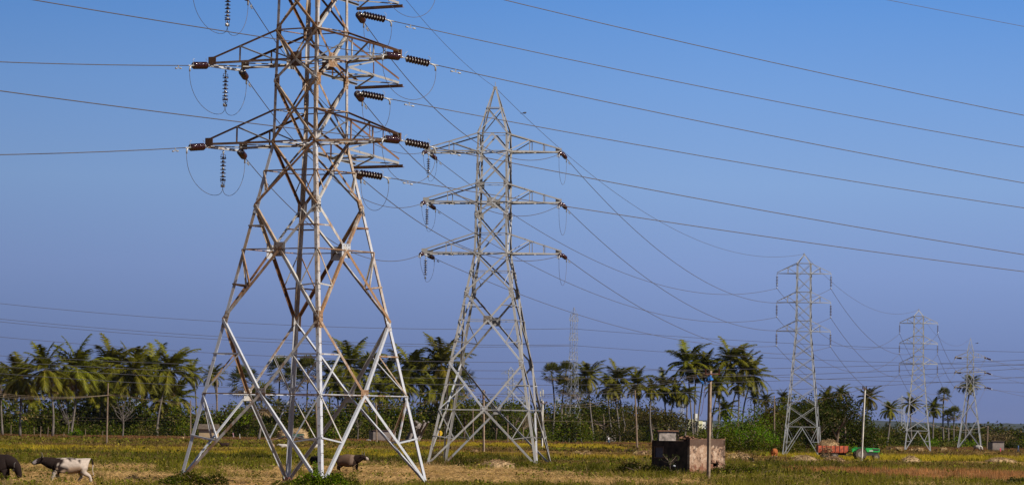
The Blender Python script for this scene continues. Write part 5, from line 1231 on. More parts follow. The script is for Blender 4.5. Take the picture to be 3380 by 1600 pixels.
# ------------------------------------------------------------------ hay
M['hay'] = simple('hay', (.38, .26, .135), .95, .4, 3)
def heap(x, ytop, ybase, wpx, label, name='hay_heap', D=None, bale=False, n=900, L=.35, parent=None, cat='hay'):
    D = D or gnd(x, ybase).y; b = gat(x, D); s = D / F; W = wpx * s; H = at(x, ytop, D).z
    mb = MB()
    if bale:
        mb.box((0, 0, H / 2), (W, W * .6, H), .1)
    else:
        nr, ns = 6, 18; vs = []; fs = []
        for i in range(nr + 1):
            for k in range(ns):
                a = 6.283 * k / ns; t = i / nr; r = math.cos(t * math.pi / 2) ** .8; w = 1 + .16 * math.sin(3 * a + x) + random.uniform(-.07, .07)
                vs.append((math.cos(a) * W / 2 * r * w, math.sin(a) * W / 2.6 * r * w, H * math.sin(t * math.pi / 2) ** 1.1 * random.uniform(.93, 1.03) - .05))
        for i in range(nr):
            for k in range(ns): fs.append((i * ns + k, i * ns + (k + 1) % ns, (i + 1) * ns + (k + 1) % ns, (i + 1) * ns + k))
        mb.add(vs, fs)
    if parent is None: o = empty(name, b, 0, label, cat, 'hay left on the fields')
    else: o = parent
    mb.build('hay_body', M['hay'], o, smooth=not bale)
    k = rng.integers(0, len(mb.v), n); A = np.array(mb.v); P = A[k] * rng.uniform(.9, 1.0, (n, 1)) + rng.normal(0, .06 * W / 3, (n, 3)); P[:, 2] = np.abs(P[:, 2])
    if bale: P = rng.uniform(-.52, .52, (n, 3)) * np.array([W, W * .6, H]) + np.array([0, 0, H / 2])
    a = rng.uniform(0, 6.28, n); e = rng.normal(0, .4, n); d = np.stack([np.cos(a) * np.cos(e), np.sin(a) * np.cos(e), np.sin(e)], -1) * (L * rng.uniform(.5, 1.3, n))[:, None]; w = np.array([[0, 0, .022 * max(1, D / 250)]])
    V = np.empty((n, 4, 3)); V[:, 0] = P - d / 2 - w; V[:, 1] = P + d / 2; V[:, 2] = P + d / 2 + w * .3; V[:, 3] = P - d / 2 + w
    put(npmesh('straw_ends', V.reshape(-1, 3), 4, np.tile((.42, .29, .15), (n, 1)) * rng.uniform(.5, 1.5, (n, 1)), M['grass']), 'straw_ends', o); return o
heap(1640, 1518, 1550, 130, 'broad flat straw heap in front of the grey tower feet')
heap(3006, 1504, 1531, 66, 'pointed straw heap right of the tractor')
heap(2752, 1506, 1529, 72, 'big straw heap below the red trailer', n=1400)
heap(2662, 1502, 1530, 80, 'long straw heap at the feet of the slim tower')
heap(3300, 1510, 1526, 100, 'low straw heaps near the right edge')
heap(2640, 1503, 1514, 60, 'small straw heap left of the slim tower right foot')
for (x, yt, yb, w, lb) in ((2106, 1488, 1501, 24, 'leftmost of the three round straw bundles left of the ruin'), (2124, 1486, 1502, 32, 'middle round straw bundle left of the ruin'), (2147, 1485, 1500, 22, 'straw bundle touching the left wall of the ruin'),
    (1905, 1489, 1499, 28, 'left of two low straw bundles between grey tower and ruin'), (1937, 1488, 1500, 28, 'right of two low straw bundles between grey tower and ruin'), (1567, 1484, 1492, 26, 'straw bundle left of the double-armed pole foot'),
    (2420, 1496, 1513, 34, 'straw bundle close to the right wall of the ruin'), (2446, 1492, 1508, 26, 'second straw bundle behind the others right of the ruin'), (2460, 1498, 1517, 36, 'biggest straw bundle right of the ruin')):
    heap(x, yt, yb, w, lb, 'straw_bundle', n=300, L=.5)
for (x, yt, yb, w, lb) in ((2968, 1475, 1487, 18, 'hay bale left of the distant tower feet'), (2936, 1477, 1488, 12, 'narrow hay bale beside the lone short palm'), (3037, 1477, 1489, 18, 'hay bale standing inside the distant tower legs'), (3017, 1481, 1489, 26, 'low hay bales left of the bale inside the distant tower'), (3115, 1477, 1486, 18, 'hay bale at the foot of the tall fan palm')):
    heap(x, yt, yb, w, lb, 'hay_bale', bale=True, n=160, L=.5)
hs = heap(985, 1412, 1444, 74, 'domed straw stack with a dark green cart before it, inside the rusty tower', 'hay_stack', D=900, n=900, L=.8)
hs2 = heap(936, 1418, 1436, 44, 'smaller straw covered shelter left of the domed stack', 'hay_stack', D=905, n=400, L=.8)
heap(840 - 245, 1432, 1440, 0.1, '', n=1) if False else None
heap(602, 1440, 1446, 20, 'small pale earth mound left of the rusty tower', 'earth_mound', n=60, cat='mound')
q = MB(); p = gat(975, 880); q.box((0, 0, .9), (4, 1.6, 1.0)); q.box((-2.6, 0, .75), (1.6, .2, .2))
cart = empty('cart', p, 0, 'dark green farm cart in front of the domed straw stack', 'cart'); q.build('cart_bed', simple('dark_green_paint', (.03, .09, .07), .6), cart)
for sx in (-1.3, 1.3):
    for sy in (-.95, .95): q = MB(); q.lathe((sx, sy - .1, .42), (0, 1, 0), [(0, .42), (.2, .42)], 14); q.build('wheel', M['black'], cart)
# sacks
M['sack'] = simple('grey_white_sack', (.42, .44, .50), .8, .4, 6)
for (x, y, w, h, lb) in ((2688, 1535, 19, 9, 'crumpled grey white sack on the ground below the slim tower'), (2648, 1551, 30, 5, 'flat pale plastic sheet at the grass left of the sack'), (2668, 1552, 9, 6, 'small white bag beside the plastic sheet'), (1216, 1455, 22, 6, 'pale slab lying left of the grey block shed'), (2225, 1538, 10, 5, 'scrap of white plastic hanging on the sapling'),):
    D = gnd(x, y).y if 'sapling' not in lb else 243.5; c = at(x, y - h / 2, D); s = D / F; q = MB(); n = 10; vs = []
    for i in range(4):
        for k in range(n): a = 6.283 * k / n; r = (1, .9, .6, .1)[i] * random.uniform(.8, 1.15); vs.append(c + Vector((math.cos(a) * w * s / 2 * r, math.sin(a) * w * s / 3 * r, (-.5 + (0, .45, .85, 1)[i]) * h * s)))
    q.add(vs, [(i * n + k, i * n + (k + 1) % n, (i + 1) * n + (k + 1) % n, (i + 1) * n + k) for i in range(3) for k in range(n)] + [tuple(range(30, 40)), tuple(range(9, -1, -1))])
    tag(q.build('sack', M['sack'], smooth=True), lb, 'sack')
# fence posts
for i, (x, yt, yb) in enumerate(((36, 1400, 1437), (113, 1408, 1437), (133, 1405, 1443), (157, 1407, 1441), (210, 1425, 1441), (282, 1415, 1438), (338, 1420, 1438), (550, 1422, 1440), (610, 1428, 1442), (685, 1430, 1446), (792, 1430, 1449), (2045, 1437, 1457), (2150, 1437, 1455), (1260, 1430, 1446), (1145, 1428, 1446))):
    D = min(980, gnd(x, yb).y); b = gat(x, D); q = MB(); q.tube([(b.x, b.y, -.2), (b.x + random.uniform(-.15, .15), b.y, at(x, yt, D).z)], [.1, .07], 6)
    tag(q.build('fence_post', M['wood'] if i != 10 else M['paleconcrete']), 'rough wooden fence post at the far edge of the fields' if i != 10 else 'whitish fence post inside the rusty tower', 'fence post', 'fence posts along the far field edge')
# ------------------------------------------------------------------ tractor and trailer
M['green'] = simple('green_paint', (.02, .36, .06), .45, .3, 3, 0, .4); M['red'] = simple('orange_red_paint', (.50, .10, .045), .8, .5, 3); M['tyre'] = simple('dusty_tyre', (.085, .065, .05), .9, .4, 6)
M['rim'] = simple('dusty_rim', (.24, .21, .18), .6); M['dark'] = simple('dark_engine_metal', (.03, .03, .03), .6); M['skinb'] = simple('skin_brown', (.16, .08, .045), .6)
def wheel(par, x, y, r, w, rimr):
    q = MB(); q.lathe((x, y - w / 2, r), (0, 1, 0), [(0, r * .62), (0, r * .9), (w * .18, r), (w * .82, r), (w, r * .9), (w, r * .62)], 26)
    for k in range(22):
        a = k * 6.283 / 22; c = Vector((x + math.cos(a) * r, y, r + math.sin(a) * r)); t = Vector((-math.sin(a), 0, math.cos(a))); n = Vector((math.cos(a), 0, math.sin(a)))
        q.prism(c - n * .03 - t * .03 + Vector((0, -w * .48, 0)), c - n * .03 + t * .02 + Vector((0, w * .48, 0)), t * .05, n * .06)
    wh = q.build('wheel', M['tyre'], par)
    q = MB(); q.lathe((x, y - w / 2 - .01, r), (0, 1, 0), [(0, rimr), (.05, rimr * .9), (.10, rimr * .45), (w - .1, rimr * .45), (w - .05, rimr * .9), (w + .02, rimr)], 20); q.lathe((x, y - w / 2 - .04, r), (0, 1, 0), [(0, .08), (.1, .1)], 8); q.build('rim', M['rim'], wh)
D = 12000 * 2.87 / (1517 - (1420 + .014 * (2880 - 1690))); b = gat(2838, D)
tr = empty('tractor', b, R(4), 'bright green tractor facing right beside the tall whitish pole', 'tractor'); tr.scale = (.94,) * 3
# tractor local: +X forward, wheelbase 2.1
for s in (-1, 1):
    wheel(tr, 0, s * .78, .72, .36, .38); wheel(tr, 2.0, s * .68, .38, .2, .19)
    q = MB(); n = 8
    for i in range(n):
        a0 = R(20 + 130 * i / n); a1 = R(20 + 130 * (i + 1) / n); p0 = Vector((math.cos(a0) * .82, s * .78 - .22, .72 + math.sin(a0) * .82)); p1 = Vector((math.cos(a1) * .82, s * .78 - .22, .72 + math.sin(a1) * .82)); nn = Vector((math.cos((a0 + a1) / 2), 0, math.sin((a0 + a1) / 2)))
        q.prism(p0, p1, (0, .44, 0), nn * .03)
    q.prism(Vector((-.45, s * .55 - .015, .72)), Vector((-.45, s * .55 - .015, 1.4)), (.95, 0, 0), (0, .03, 0)); q.build('fender', M['green'], tr)
q = MB(); q.prism((.75, -.30, 1.02), (2.45, -.27, 1.0), (0, .6, 0), (0, 0, .45)); q.prism((.72, -.31, 1.47), (2.35, -.25, 1.42), (0, .62, 0), (0, 0, .06)); hd = q.build('hood', M['green'], tr)
q = MB(); q.box((2.47, 0, 1.22), (.06, .5, .4)); q.box((1.95, -.305, 1.3), (.8, .03, .2)); q.box((1.95, .305, 1.3), (.8, .03, .2)); q.build('grille', M['dark'], hd)
for s in (-1, 1): q = MB(); q.lathe((2.48, s * .16, 1.36), (1, 0, 0), [(0, .06), (.04, .06)], 10); q.build('headlight', M['rim'], hd)
q = MB()
for k in range(4): q.box((1.2 + .12 * k, -.31, 1.16), (.06, .03, .2))
q.build('side_stripe', M['whitepaint'], hd)
q = MB(); q.box((1.0, 0, .78), (2.6, .36, .42)); q.box((0, 0, .7), (.5, 1.2, .3)); q.box((2.0, 0, .42), (.14, 1.2, .14)); q.build('chassis', M['dark'], tr)
q = MB(); q.tube([(1.75, .2, 1.5), (1.75, .2, 2.0)], .035, 7); q.build('exhaust', M['dark'], tr)
q = MB(); q.box((.05, 0, 1.18), (.45, .45, .1)); q.box((-.2, 0, 1.42), (.08, .42, .42)); q.build('seat', M['dark'], tr)
q = MB(); q.tube([(.75, 0, 1.3), (.52, 0, 1.62)], .02, 6)
for k in range(14): a0, a1 = k * 6.283 / 14, (k + 1) * 6.283 / 14; f = lambda a: Vector((.52, 0, 1.62)) + Vector((.55, 0, .83)).normalized().cross(Vector((0, 1, 0))) * math.cos(a) * .2 + Vector((0, 1, 0)) * math.sin(a) * .2; q.bar(f(a0), f(a1), .025)
q.build('steering_wheel', M['dark'], tr)
q = MB(); q.tube([(-.5, -.5, 1.05), (-.5, -.5, 1.55), (-.75, -.5, 1.6), (-1.05, -.5, 1.15)], .05, 6); q.box((-.85, 0, 1.2), (.5, .9, .42)); q.build('rear_toolbox', M['green'], tr)
q = MB(); q.bar((-.4, 0, .5), (-1.9, 0, .55), .1); q.build('drawbar', M['dark'], tr)
# trailer
b2 = gat(2747, D + 1.5); tl = empty('trailer', b2, R(2), 'orange red farm trailer heaped with hay behind the green tractor', 'trailer')
s = D / F; Lh = 100 * s / 2; q = MB(); q.box((0, 0, .88), (2 * Lh, 1.9, .12)); bed = q.build('trailer_bed', M['red'], tl)
for (cx, cy, dx, dy, nm) in ((0, -.97, 2 * Lh, .05, 'side_panel'), (0, .97, 2 * Lh, .05, 'side_panel'), (Lh - .03, 0, .05, 1.9, 'end_panel'), (-Lh + .03, 0, .05, 1.9, 'end_panel')):
    q = MB(); q.box((cx, cy, 1.28), (dx, dy, .68)); q.mi = 1
    k = int(max(dx, dy) / .45)
    for i in range(k + 1):
        u = (i / k - .5); q.box((cx + (dx > dy) * u * dx, cy + (dy > dx) * u * dy * .96 - .035 * (cy < 0) + .035 * (cy > 0), 1.27), (.07, .07, .74))
    q.build(nm, [M['red'], M['darkmetal']], tl)
for sx in (-.9, .2): wheel(tl, sx, -.75, .42, .22, .2); wheel(tl, sx, .75, .42, .22, .2)
q = MB(); q.box((0, 0, .68), (2 * Lh * .9, .5, .28)); q.bar((Lh, 0, .7), (Lh + 1.6, 0, .5), .12); q.build('chassis', M['dark'], tl)
hl = empty('hay_load', b2 + Vector((-.15, 0, 1.2)), 0, 'load of hay heaped on the red trailer and spilling over its side', 'hay', 'hay left on the fields')
mbx = MB(); nr, ns = 6, 20
vs = [(math.cos(6.283 * k / ns) * Lh * .72 * math.cos(i / nr * 1.5) ** .6 - .35, math.sin(6.283 * k / ns) * .98 * math.cos(i / nr * 1.5) ** .6, .95 * math.sin(i / nr * 1.57) * random.uniform(.9, 1.05)) for i in range(nr + 1) for k in range(ns)]
mbx.add(vs, [(i * ns + k, i * ns + (k + 1) % ns, (i + 1) * ns + (k + 1) % ns, (i + 1) * ns + k) for i in range(nr) for k in range(ns)]); mbx.build('hay_body', M['hay'], hl, smooth=True)
A = np.array(vs); n = 1500; kk = rng.integers(0, len(A), n); P = A[kk] + rng.normal(0, .1, (n, 3)); spill = rng.random(n) < .10; P[spill] = np.stack([rng.uniform(-1.3, -.1, spill.sum()), rng.uniform(-1.15, -1.02, spill.sum()), rng.uniform(-.8, .2, spill.sum())], -1)
a = rng.uniform(0, 6.28, n); e = rng.normal(0, .5, n); d = np.stack([np.cos(a) * np.cos(e), np.sin(a) * np.cos(e), np.sin(e)], -1) * .3; w = np.array([[0, 0, .03]]); V = np.empty((n, 4, 3)); V[:, 0] = P - d / 2 - w; V[:, 1] = P + d / 2; V[:, 2] = P + d / 2 + w * .3; V[:, 3] = P - d / 2 + w
put(npmesh('straw_ends', V.reshape(-1, 3), 4, np.tile((.42, .29, .15), (n, 1)) * rng.uniform(.5, 1.5, (n, 1)), M['grass']), 'straw_ends', hl)
# ------------------------------------------------------------------ animals
def skin(name, nodes, edges, mat, sub=2, colfn=None, root=0):
    """one continuous body grown round a skeleton; nodes: (x,y,z,rx,ry)"""
    me = bpy.data.meshes.new(name); me.from_pydata([n[:3] for n in nodes], edges, []); o = bpy.data.objects.new(name, me); COL.objects.link(o)
    import bmesh
    bm = bmesh.new(); bm.from_mesh(me); ly = bm.verts.layers.skin.verify()
    bm.verts.ensure_lookup_table()
    for i, v in enumerate(bm.verts): v[ly].radius = (nodes[i][3], nodes[i][4] if len(nodes[i]) > 4 else nodes[i][3]); v[ly].use_root = (i == root)
    bm.to_mesh(me); bm.free()
    sm = o.modifiers.new('s', 'SKIN'); sm.use_smooth_shade = True; sm.branch_smoothing = .3
    ss = o.modifiers.new('u', 'SUBSURF'); ss.levels = sub; ss.render_levels = sub
    dg = bpy.context.evaluated_depsgraph_get(); ev = o.evaluated_get(dg); m2 = bpy.data.meshes.new_from_object(ev); bpy.data.objects.remove(o); bpy.data.meshes.remove(me)
    m2.name = name; m2.materials.clear(); m2.materials.append(mat)
    n = len(m2.vertices); co_ = np.empty(n * 3); m2.vertices.foreach_get('co', co_); co_ = co_.reshape(-1, 3)
    for a in list(m2.color_attributes): m2.color_attributes.remove(a)
    a = m2.color_attributes.new('col', 'FLOAT_COLOR', 'POINT'); cc = np.ones((n, 4), np.float32)
    cc[:, :3] = [colfn(p) for p in co_] if colfn else (.5, .5, .5); a.data.foreach_set('color', cc.ravel())
    m2.polygons.foreach_set('use_smooth', [True] * len(m2.polygons)); return m2
def cattle(label, x, y, rz, sc, colfn, head='level', name='cow', stride=.12, legs=True, tail='down', group='cattle in the field', horn=True, D=None, hump=True, girth=1.0, z=0.):
    """local +X forward, shoulder height about 1.3 m"""
    N = [(-.70, 0, 1.00, .36, .38), (-.38, 0, .92, .43 * girth, .48 * girth), (.02, 0, .88, .46 * girth, .53 * girth), (.42, 0, .92, .43, .48), (.70, 0, .99, .35, .40)]
    E = [(0, 1), (1, 2), (2, 3), (3, 4)]
    if head == 'level': nk = [(.98, 0, 1.07, .24, .30), (1.20, 0, 1.16, .18, .22), (1.38, 0, 1.15, .15, .17), (1.60, 0, 1.03, .11, .12), (1.71, 0, .98, .095, .095)]
    elif head == 'down': nk = [(.98, 0, .94, .24, .30), (1.14, 0, .76, .18, .22), (1.22, 0, .60, .15, .18), (1.28, 0, .38, .11, .12), (1.29, 0, .28, .09, .095)]
    else: nk = [(.95, 0, 1.22, .12, .18), (1.10, 0, 1.38, .10, .13), (1.28, 0, 1.42, .09, .10), (1.50, 0, 1.28, .06, .065), (1.57, 0, 1.23, .055, .05)]
    i0 = len(N); N += nk; E += [(4, i0)] + [(i0 + k, i0 + k + 1) for k in range(4)]
    for s in (-1, 1):       # front legs: wrist joint; hind legs: stifle forward, hock back
        st = stride * s
        f = [(.60, s * .19, .66, .19, .21), (.62 + st * .5, s * .19, .40, .11, .115), (.60 + st * 1.2, s * .19, .18, .07, .072), (.62 + st * 1.7, s * .19, .05, .078, .085)]
        k = len(N); N += f; E += [(3, k), (k, k + 1), (k + 1, k + 2), (k + 2, k + 3)]
        st = -st
        h = [(-.68, s * .19, .78, .25, .28), (-.58 + st * .4, s * .19, .56, .18, .20), (-.80 + st * 1.1, s * .18, .38, .09, .10), (-.76 + st * 1.7, s * .18, .15, .068, .068), (-.72 + st * 1.9, s * .18, .05, .075, .085)]
        k = len(N); N += h; E += [(0, k), (k, k + 1), (k + 1, k + 2), (k + 2, k + 3), (k + 3, k + 4)]
    tl_ = [(-.96, 0, 1.22, .05, .05), (-1.06, 0, 1.10, .035, .035), (-1.10, 0, .8, .025, .025), (-1.09, 0, .55, .03, .03), (-1.08, 0, .42, .045, .045)]
    if tail == 'up': tl_ = [(-.96, 0, 1.28, .05, .05), (-1.06, 0, 1.26, .04, .04), (-1.12, 0, 1.02, .045, .045), (-1.10, 0, .7, .02, .02), (-1.16, 0, .42, .02, .02)]
    k = len(N); N += tl_; E += [(0, k)] + [(k + j, k + j + 1) for j in range(4)]
    if D is None: D = gnd(x, y).y
    g = gat(x, D); g.z = float(gz(g.x, g.y)) + z
    o = put(skin(name, N, E, M['hide'], 2, colfn), name, None, g); o.rotation_euler = (0, 0, rz); o.scale = (sc,) * 3; tag(o, label, name, group)
    hx, hz = {'level': (1.29, 1.32), 'down': (1.12, .70), 'up': (1.2, 1.5)}[head]
    hm = simple('horn_grey', (.10, .09, .08), .5) if 'horn_grey' not in bpy.data.materials else bpy.data.materials['horn_grey']
    for s in (-1, 1):
        if horn: q = MB(); q.tube([(hx, s * .08, hz - .02), (hx - .04, s * .17, hz + .08), (hx - .03, s * .19, hz + .20), (hx + .03, s * .16, hz + .28)], [.032, .028, .02, .008], 7); q.build('horn', hm, o, smooth=True)
        q = MB(); c = Vector((hx - .03, s * .09, hz - .05)); e = c + Vector((-.05, s * .22, -.05)); q.add([c + Vector((0, 0, .04)), c.lerp(e, .5) + Vector((0, 0, .07)), e, c.lerp(e, .5) - Vector((0, 0, .06)), c - Vector((0, 0, .04)), c.lerp(e, .5) + Vector((.04, 0, 0)), c.lerp(e, .5) - Vector((.03, 0, 0))], [(0, 5, 1), (1, 5, 2), (2, 5, 3), (3, 5, 4), (0, 1, 6), (1, 2, 6), (2, 3, 6), (3, 4, 6), (4, 5, 0), (0, 6, 4)])
        q.cc = colfn(np.array([hx, s * .2, hz])); q.c = [q.cc] * len(q.f); q.build('ear', M['hide'], o, colored=True)
        q = MB(); ex_, ez_ = {'level': (1.42, 1.22), 'down': (1.27, .50), 'up': (1.33, 1.44)}[head]; q.lathe((ex_, s * .07, ez_), (0, s, 0), [(0, .02), (.02, .018), (.03, .004)], 8); q.build('eye', M['black'], o)
    return o
WHT, BLK = (.50, .42, .36), (.022, .014, .012)
def spotted(p):
    x, y, z = p; w = .05 * math.sin(9 * x + 7 * z) + .03 * math.sin(17 * z + 5 * y); k = y < 0
    if x > 1.52: return (.30, .26, .26)
    if x > 1.2 and z > 1.18 + w and abs(y) < .045: return WHT
    if x > .60 + w * .8 + (.95 - z) * .2 and z > .58: return BLK
    for cx, cz, rx, rz in ((.40, 1.12, .17, .20), (.42, .80, .12, .17), (.16, .76, .12, .16), (.46, .60, .08, .12), (-.08, 1.30, .26, .09), (-.45, 1.15, .05, .12)):
        if ((x - cx) / rx) ** 2 + ((z - cz) / rz) ** 2 < 1 + 3 * w and abs(y) > .02: return BLK
    if x < -1.0 and z < 1.3 and z > .95: return BLK
    if z < .82 and z > .4 and abs(x) < .6: return (.42, .29, .20)
    if z < .12: return (.25, .2, .17)
    return WHT
D = 12000 * 2.87 / (1599 - 1399)
cow1 = cattle('black and white spotted cow walking left across the straw', 226, 1597, R(180 + 8), 1.06, spotted, 'level', stride=.16, tail='up', D=D - 1.5); cow1.scale = (1.0, .95, .90)
q = MB(); q.lathe((-.42, 0, .66), (0, 0, -1), [(0, .13), (.08, .12), (.13, .06)], 10)
for sx in (-.05, .05):
    for sy in (-.04, .04): q.tube([(-.42 + sx, sy, .56), (-.42 + sx, sy, .47)], [.018, .012], 6)
q.c = [(.30, .22, .19)] * len(q.f); q.build('udder', M['hide'], cow1, colored=True)
blk = lambda p: (.020, .013, .012) if p[2] > .1 else (.03, .025, .02)
cattle('black cow cut by the left picture edge, head lowered to the straw', -28, 1594, R(-12), 1.12, blk, 'down', D=12000 * 2.87 / (1590 - 1397), stride=.05)
def brownc(p):
    x, y, z = p
    if x > 1.56: return (.42, .35, .32)
    if .42 < x < .62 and z > .7: return (.24, .17, .13)
    if x > .6 or z < .5: return (.030, .018, .014)
    return (.15, .095, .065)
cattle('stocky dark brown cow standing behind the rusty tower, facing right', 1148, 1562, R(-26), .86, brownc, 'level', stride=.03, girth=1.14)
cattle('dark calf half hidden behind the climbing weed inside the rusty tower', 1040, 1540, R(-60), .66, blk, 'level', 'calf', stride=.02, horn=False)
rd = lambda p: (.34, .11, .035) if p[2] > .35 else (.42, .33, .25)
cattle('reddish brown cow seen from behind left of the slim tower', 2556, 1513, R(78), .92, rd, 'down', stride=.02)
wht = lambda p: (.60, .56, .52); gr = lambda p: (.5, .47, .44) if p[0] > -.2 else (.12, .09, .08)
cattle('white grey cow grazing inside the last tower feet', 3226, 1488, R(-30), .9, gr, 'down', stride=.04, D=gnd(3226, 1487).y)
GG = 'goats inside the rusty tower'
bk = lambda p: (.035, .022, .018)
cattle('dark goat facing left beyond the left leg of the rusty tower', 741, 1480, R(176), .62, bk, 'up', 'goat', group=GG, stride=.05)
cattle('white goat whose body is cut by the dark leg of the rusty tower', 938, 1484, R(170), .58, wht, 'level', 'goat', group=GG, stride=.02)
cattle('white goat with raised head left of the near leg', 1046, 1486, R(10), .62, wht, 'up', 'goat', group=GG, stride=.05)
cattle('small tan goat seen from the front in the tan strip', 900, 1483, R(-95), .58, lambda p: (.30, .19, .11), 'up', 'goat', group=GG, stride=.01)
cattle('tan and white calf standing before the domed straw stack', 992, 1455, R(-60), .85, lambda p: (.45, .38, .32) if math.sin(p[0] * 9) > 0 else (.22, .13, .08), 'level', 'calf', stride=.02, D=820)
cattle('small black and white dog sitting right of the ruin', 2478, 1523, R(120), .42, lambda p: (.6, .58, .55) if p[2] < .9 else (.03, .03, .03), 'up', 'dog', group=None, stride=.0, horn=False)
# ------------------------------------------------------------------ people
def person(x, y, D, H, rz, shirt, lower, label, legs='skirt', walk=.1, bend=0., arm=.12, hat=None):
    k = H / 1.7; SK = (.14, .075, .045); bx = bend
    N = [(0, 0, .92, .13, .10), (bx * .3, 0, 1.12, .12, .09), (bx * .8, 0, 1.34, .15, .09), (bx * 1.1, 0, 1.46, .055, .055), (bx * 1.25 + .01, 0, 1.56, .085, .075), (bx * 1.3 + .015, 0, 1.66, .07, .07)]; E = [(0, 1), (1, 2), (2, 3), (3, 4), (4, 5)]
    for s in (-1, 1):
        a = len(N); N += [(bx * .8, s * .19, 1.36, .05, .05), (bx * .8 + arm * .3, s * .24, 1.10, .042, .042), (bx + arm * 1.2, s * .25, .88, .03, .03), (bx + arm * 1.5, s * .25, .80, .035, .02)]; E += [(2, a), (a, a + 1), (a + 1, a + 2), (a + 2, a + 3)]
        a = len(N); w = walk * s; N += [(0, s * .09, .84, .085, .085), (w * .6 + .02, s * .09, .48, .055, .055), (w * 1.2 - .02, s * .09, .10, .04, .04), (w * 1.2 + .10, s * .09, .035, .04, .03)]; E += [(0, a), (a, a + 1), (a + 1, a + 2), (a + 2, a + 3)]
    def cf(p):
        if p[2] > 1.62 or (p[2] > 1.54 and p[0] < bx * 1.3 - .02): return (.015, .012, .01)
        return SK
    g = gat(x, D); o = put(skin('person', N, E, M['cloth'], 1, cf), 'person', None, g); o.scale = (k,) * 3; o.rotation_euler = (0, 0, rz); tag(o, label, 'person')
    q = MB(); q.cc = shirt; pr = [(.86, .16, .13), (1.0, .155, .125), (1.2, .165, .12), (1.36, .20, .12), (1.44, .12, .09), (1.47, .07, .07)]
    def shell(mb, pr, ox=lambda z: 0):
        n = 12; vs = []
        for z, ry, rx in pr:
            for j in range(n): a = 6.283 * j / n; vs.append((math.cos(a) * rx + ox(z), math.sin(a) * ry, z))
        mb.add(vs, [(i * n + j, i * n + (j + 1) % n, (i + 1) * n + (j + 1) % n, (i + 1) * n + j) for i in range(len(pr) - 1) for j in range(n)] + [tuple(range(n))[::-1]])
    shell(q, pr, lambda z: bx * max(0, (z - .9) / .55))
    for s in (-1, 1): q.tube([(bx * .8, s * .17, 1.38), (bx * .8 + arm * .2, s * .235, 1.20), (bx * .85 + arm * .5, s * .25, 1.06)], [.075, .062, .058], 7)
    q.build('shirt', M['cloth'], o, smooth=True, colored=True)
    q = MB(); q.cc = lower
    if legs == 'skirt': shell(q, [(.22, .17, .17 + walk), (.5, .17, .15 + walk * .5), (.92, .155, .13)])
    else:
        for s in (-1, 1): w = walk * s; q.tube([(0, s * .085, .93), (w * .6 + .02, s * .09, .48), (w * 1.2 - .02, s * .09, .12)], [.105, .085, .07], 8)
    q.build('skirt' if legs == 'skirt' else 'trousers', M['cloth'], o, smooth=True, colored=True)
    if hat: q = MB(); q.cc = hat; q.lathe((bx * 1.3, 0, 1.60), (0, 0, 1), [(0, .10), (.07, .10), (.13, .05)], 10); q.c = [hat] * len(q.f); q.build('head_cloth', M['cloth'], o, colored=True, smooth=True)
person(2009, 1457, 900, 1.75, R(160), (.75, .75, .78), (.03, .09, .16), 'man in a white shirt and blue wrap skirt walking at the far field edge')
person(770, 1452, 900, 1.6, R(180), (.42, .20, .25), (.30, .22, .24), 'person in pink with a green head cloth beyond the left tower leg', bend=.12, hat=(.05, .22, .16))
person(3302, 1494, 700, .95, R(-100), (.80, .10, .16), (.70, .10, .16), 'small child in bright pink before the square concrete shed')
person(3361, 1494, 680, 1.65, R(170), (.06, .11, .25), (.04, .05, .08), 'person in blue walking near the right picture edge', legs='trousers', walk=.2)
person(2249, 1460, 640, 1.6, R(90), (.05, .14, .25), (.04, .06, .10), 'person in dark blue seen above the wall of the ruin', legs='trousers')
person(890, 1446, 900, 1.5, R(150), (.06, .05, .06), (.05, .05, .07), 'dark clothed person stooping left of the dark green cart', bend=.2, legs='trousers')
# ------------------------------------------------------------------ birds
def bird(p, rz, label, fly=False, s=.22):
    q = MB(); p = Vector(p); q.tube([(-.5 * s, 0, 0), (-.2 * s, 0, .05 * s), (.2 * s, 0, .1 * s), (.45 * s, 0, .2 * s), (.6 * s, 0, .2 * s)], [.06 * s, .2 * s, .24 * s, .16 * s, .03 * s], 8); q.tube([(-.5 * s, 0, 0), (-1.1 * s, 0, -.1 * s)], [.07 * s, .09 * s], 4)
    o = q.build('bird', simple('bird_feathers', (.03, .025, .03), .7)) if 'bird_feathers' not in bpy.data.materials else q.build('bird', bpy.data.materials['bird_feathers'])
    o.location = p; o.rotation_euler = (0, 0, rz); tag(o, label, 'bird')
    for sg in (-1, 1):
        w = MB(); w.add([(.25 * s, sg * .15 * s, .12 * s), (-.25 * s, sg * .15 * s, .1 * s), (-.35 * s, sg * (1.1 if fly else .22) * s, (.5 if fly else -.02) * s), (.05 * s, sg * (1.2 if fly else .25) * s, (.55 if fly else .1) * s), (.1 * s, sg * .15 * s, .18 * s)], [(0, 1, 2, 3), (0, 3, 4), (1, 4, 3, 2)]); w.build('wing', bpy.data.materials['bird_feathers'], o)
bird(at(1731, 374, 330), R(20), 'bird perched on the thin wire right of the grey tower peak', s=.35)
bird(at(3226, 1132, 880), R(10), 'bird on the thin wire just right of the last tower peak', s=.5)
bird(at(1552, 1234, 500), R(150), 'small bird flying between the legs of the grey tower', True, .3)

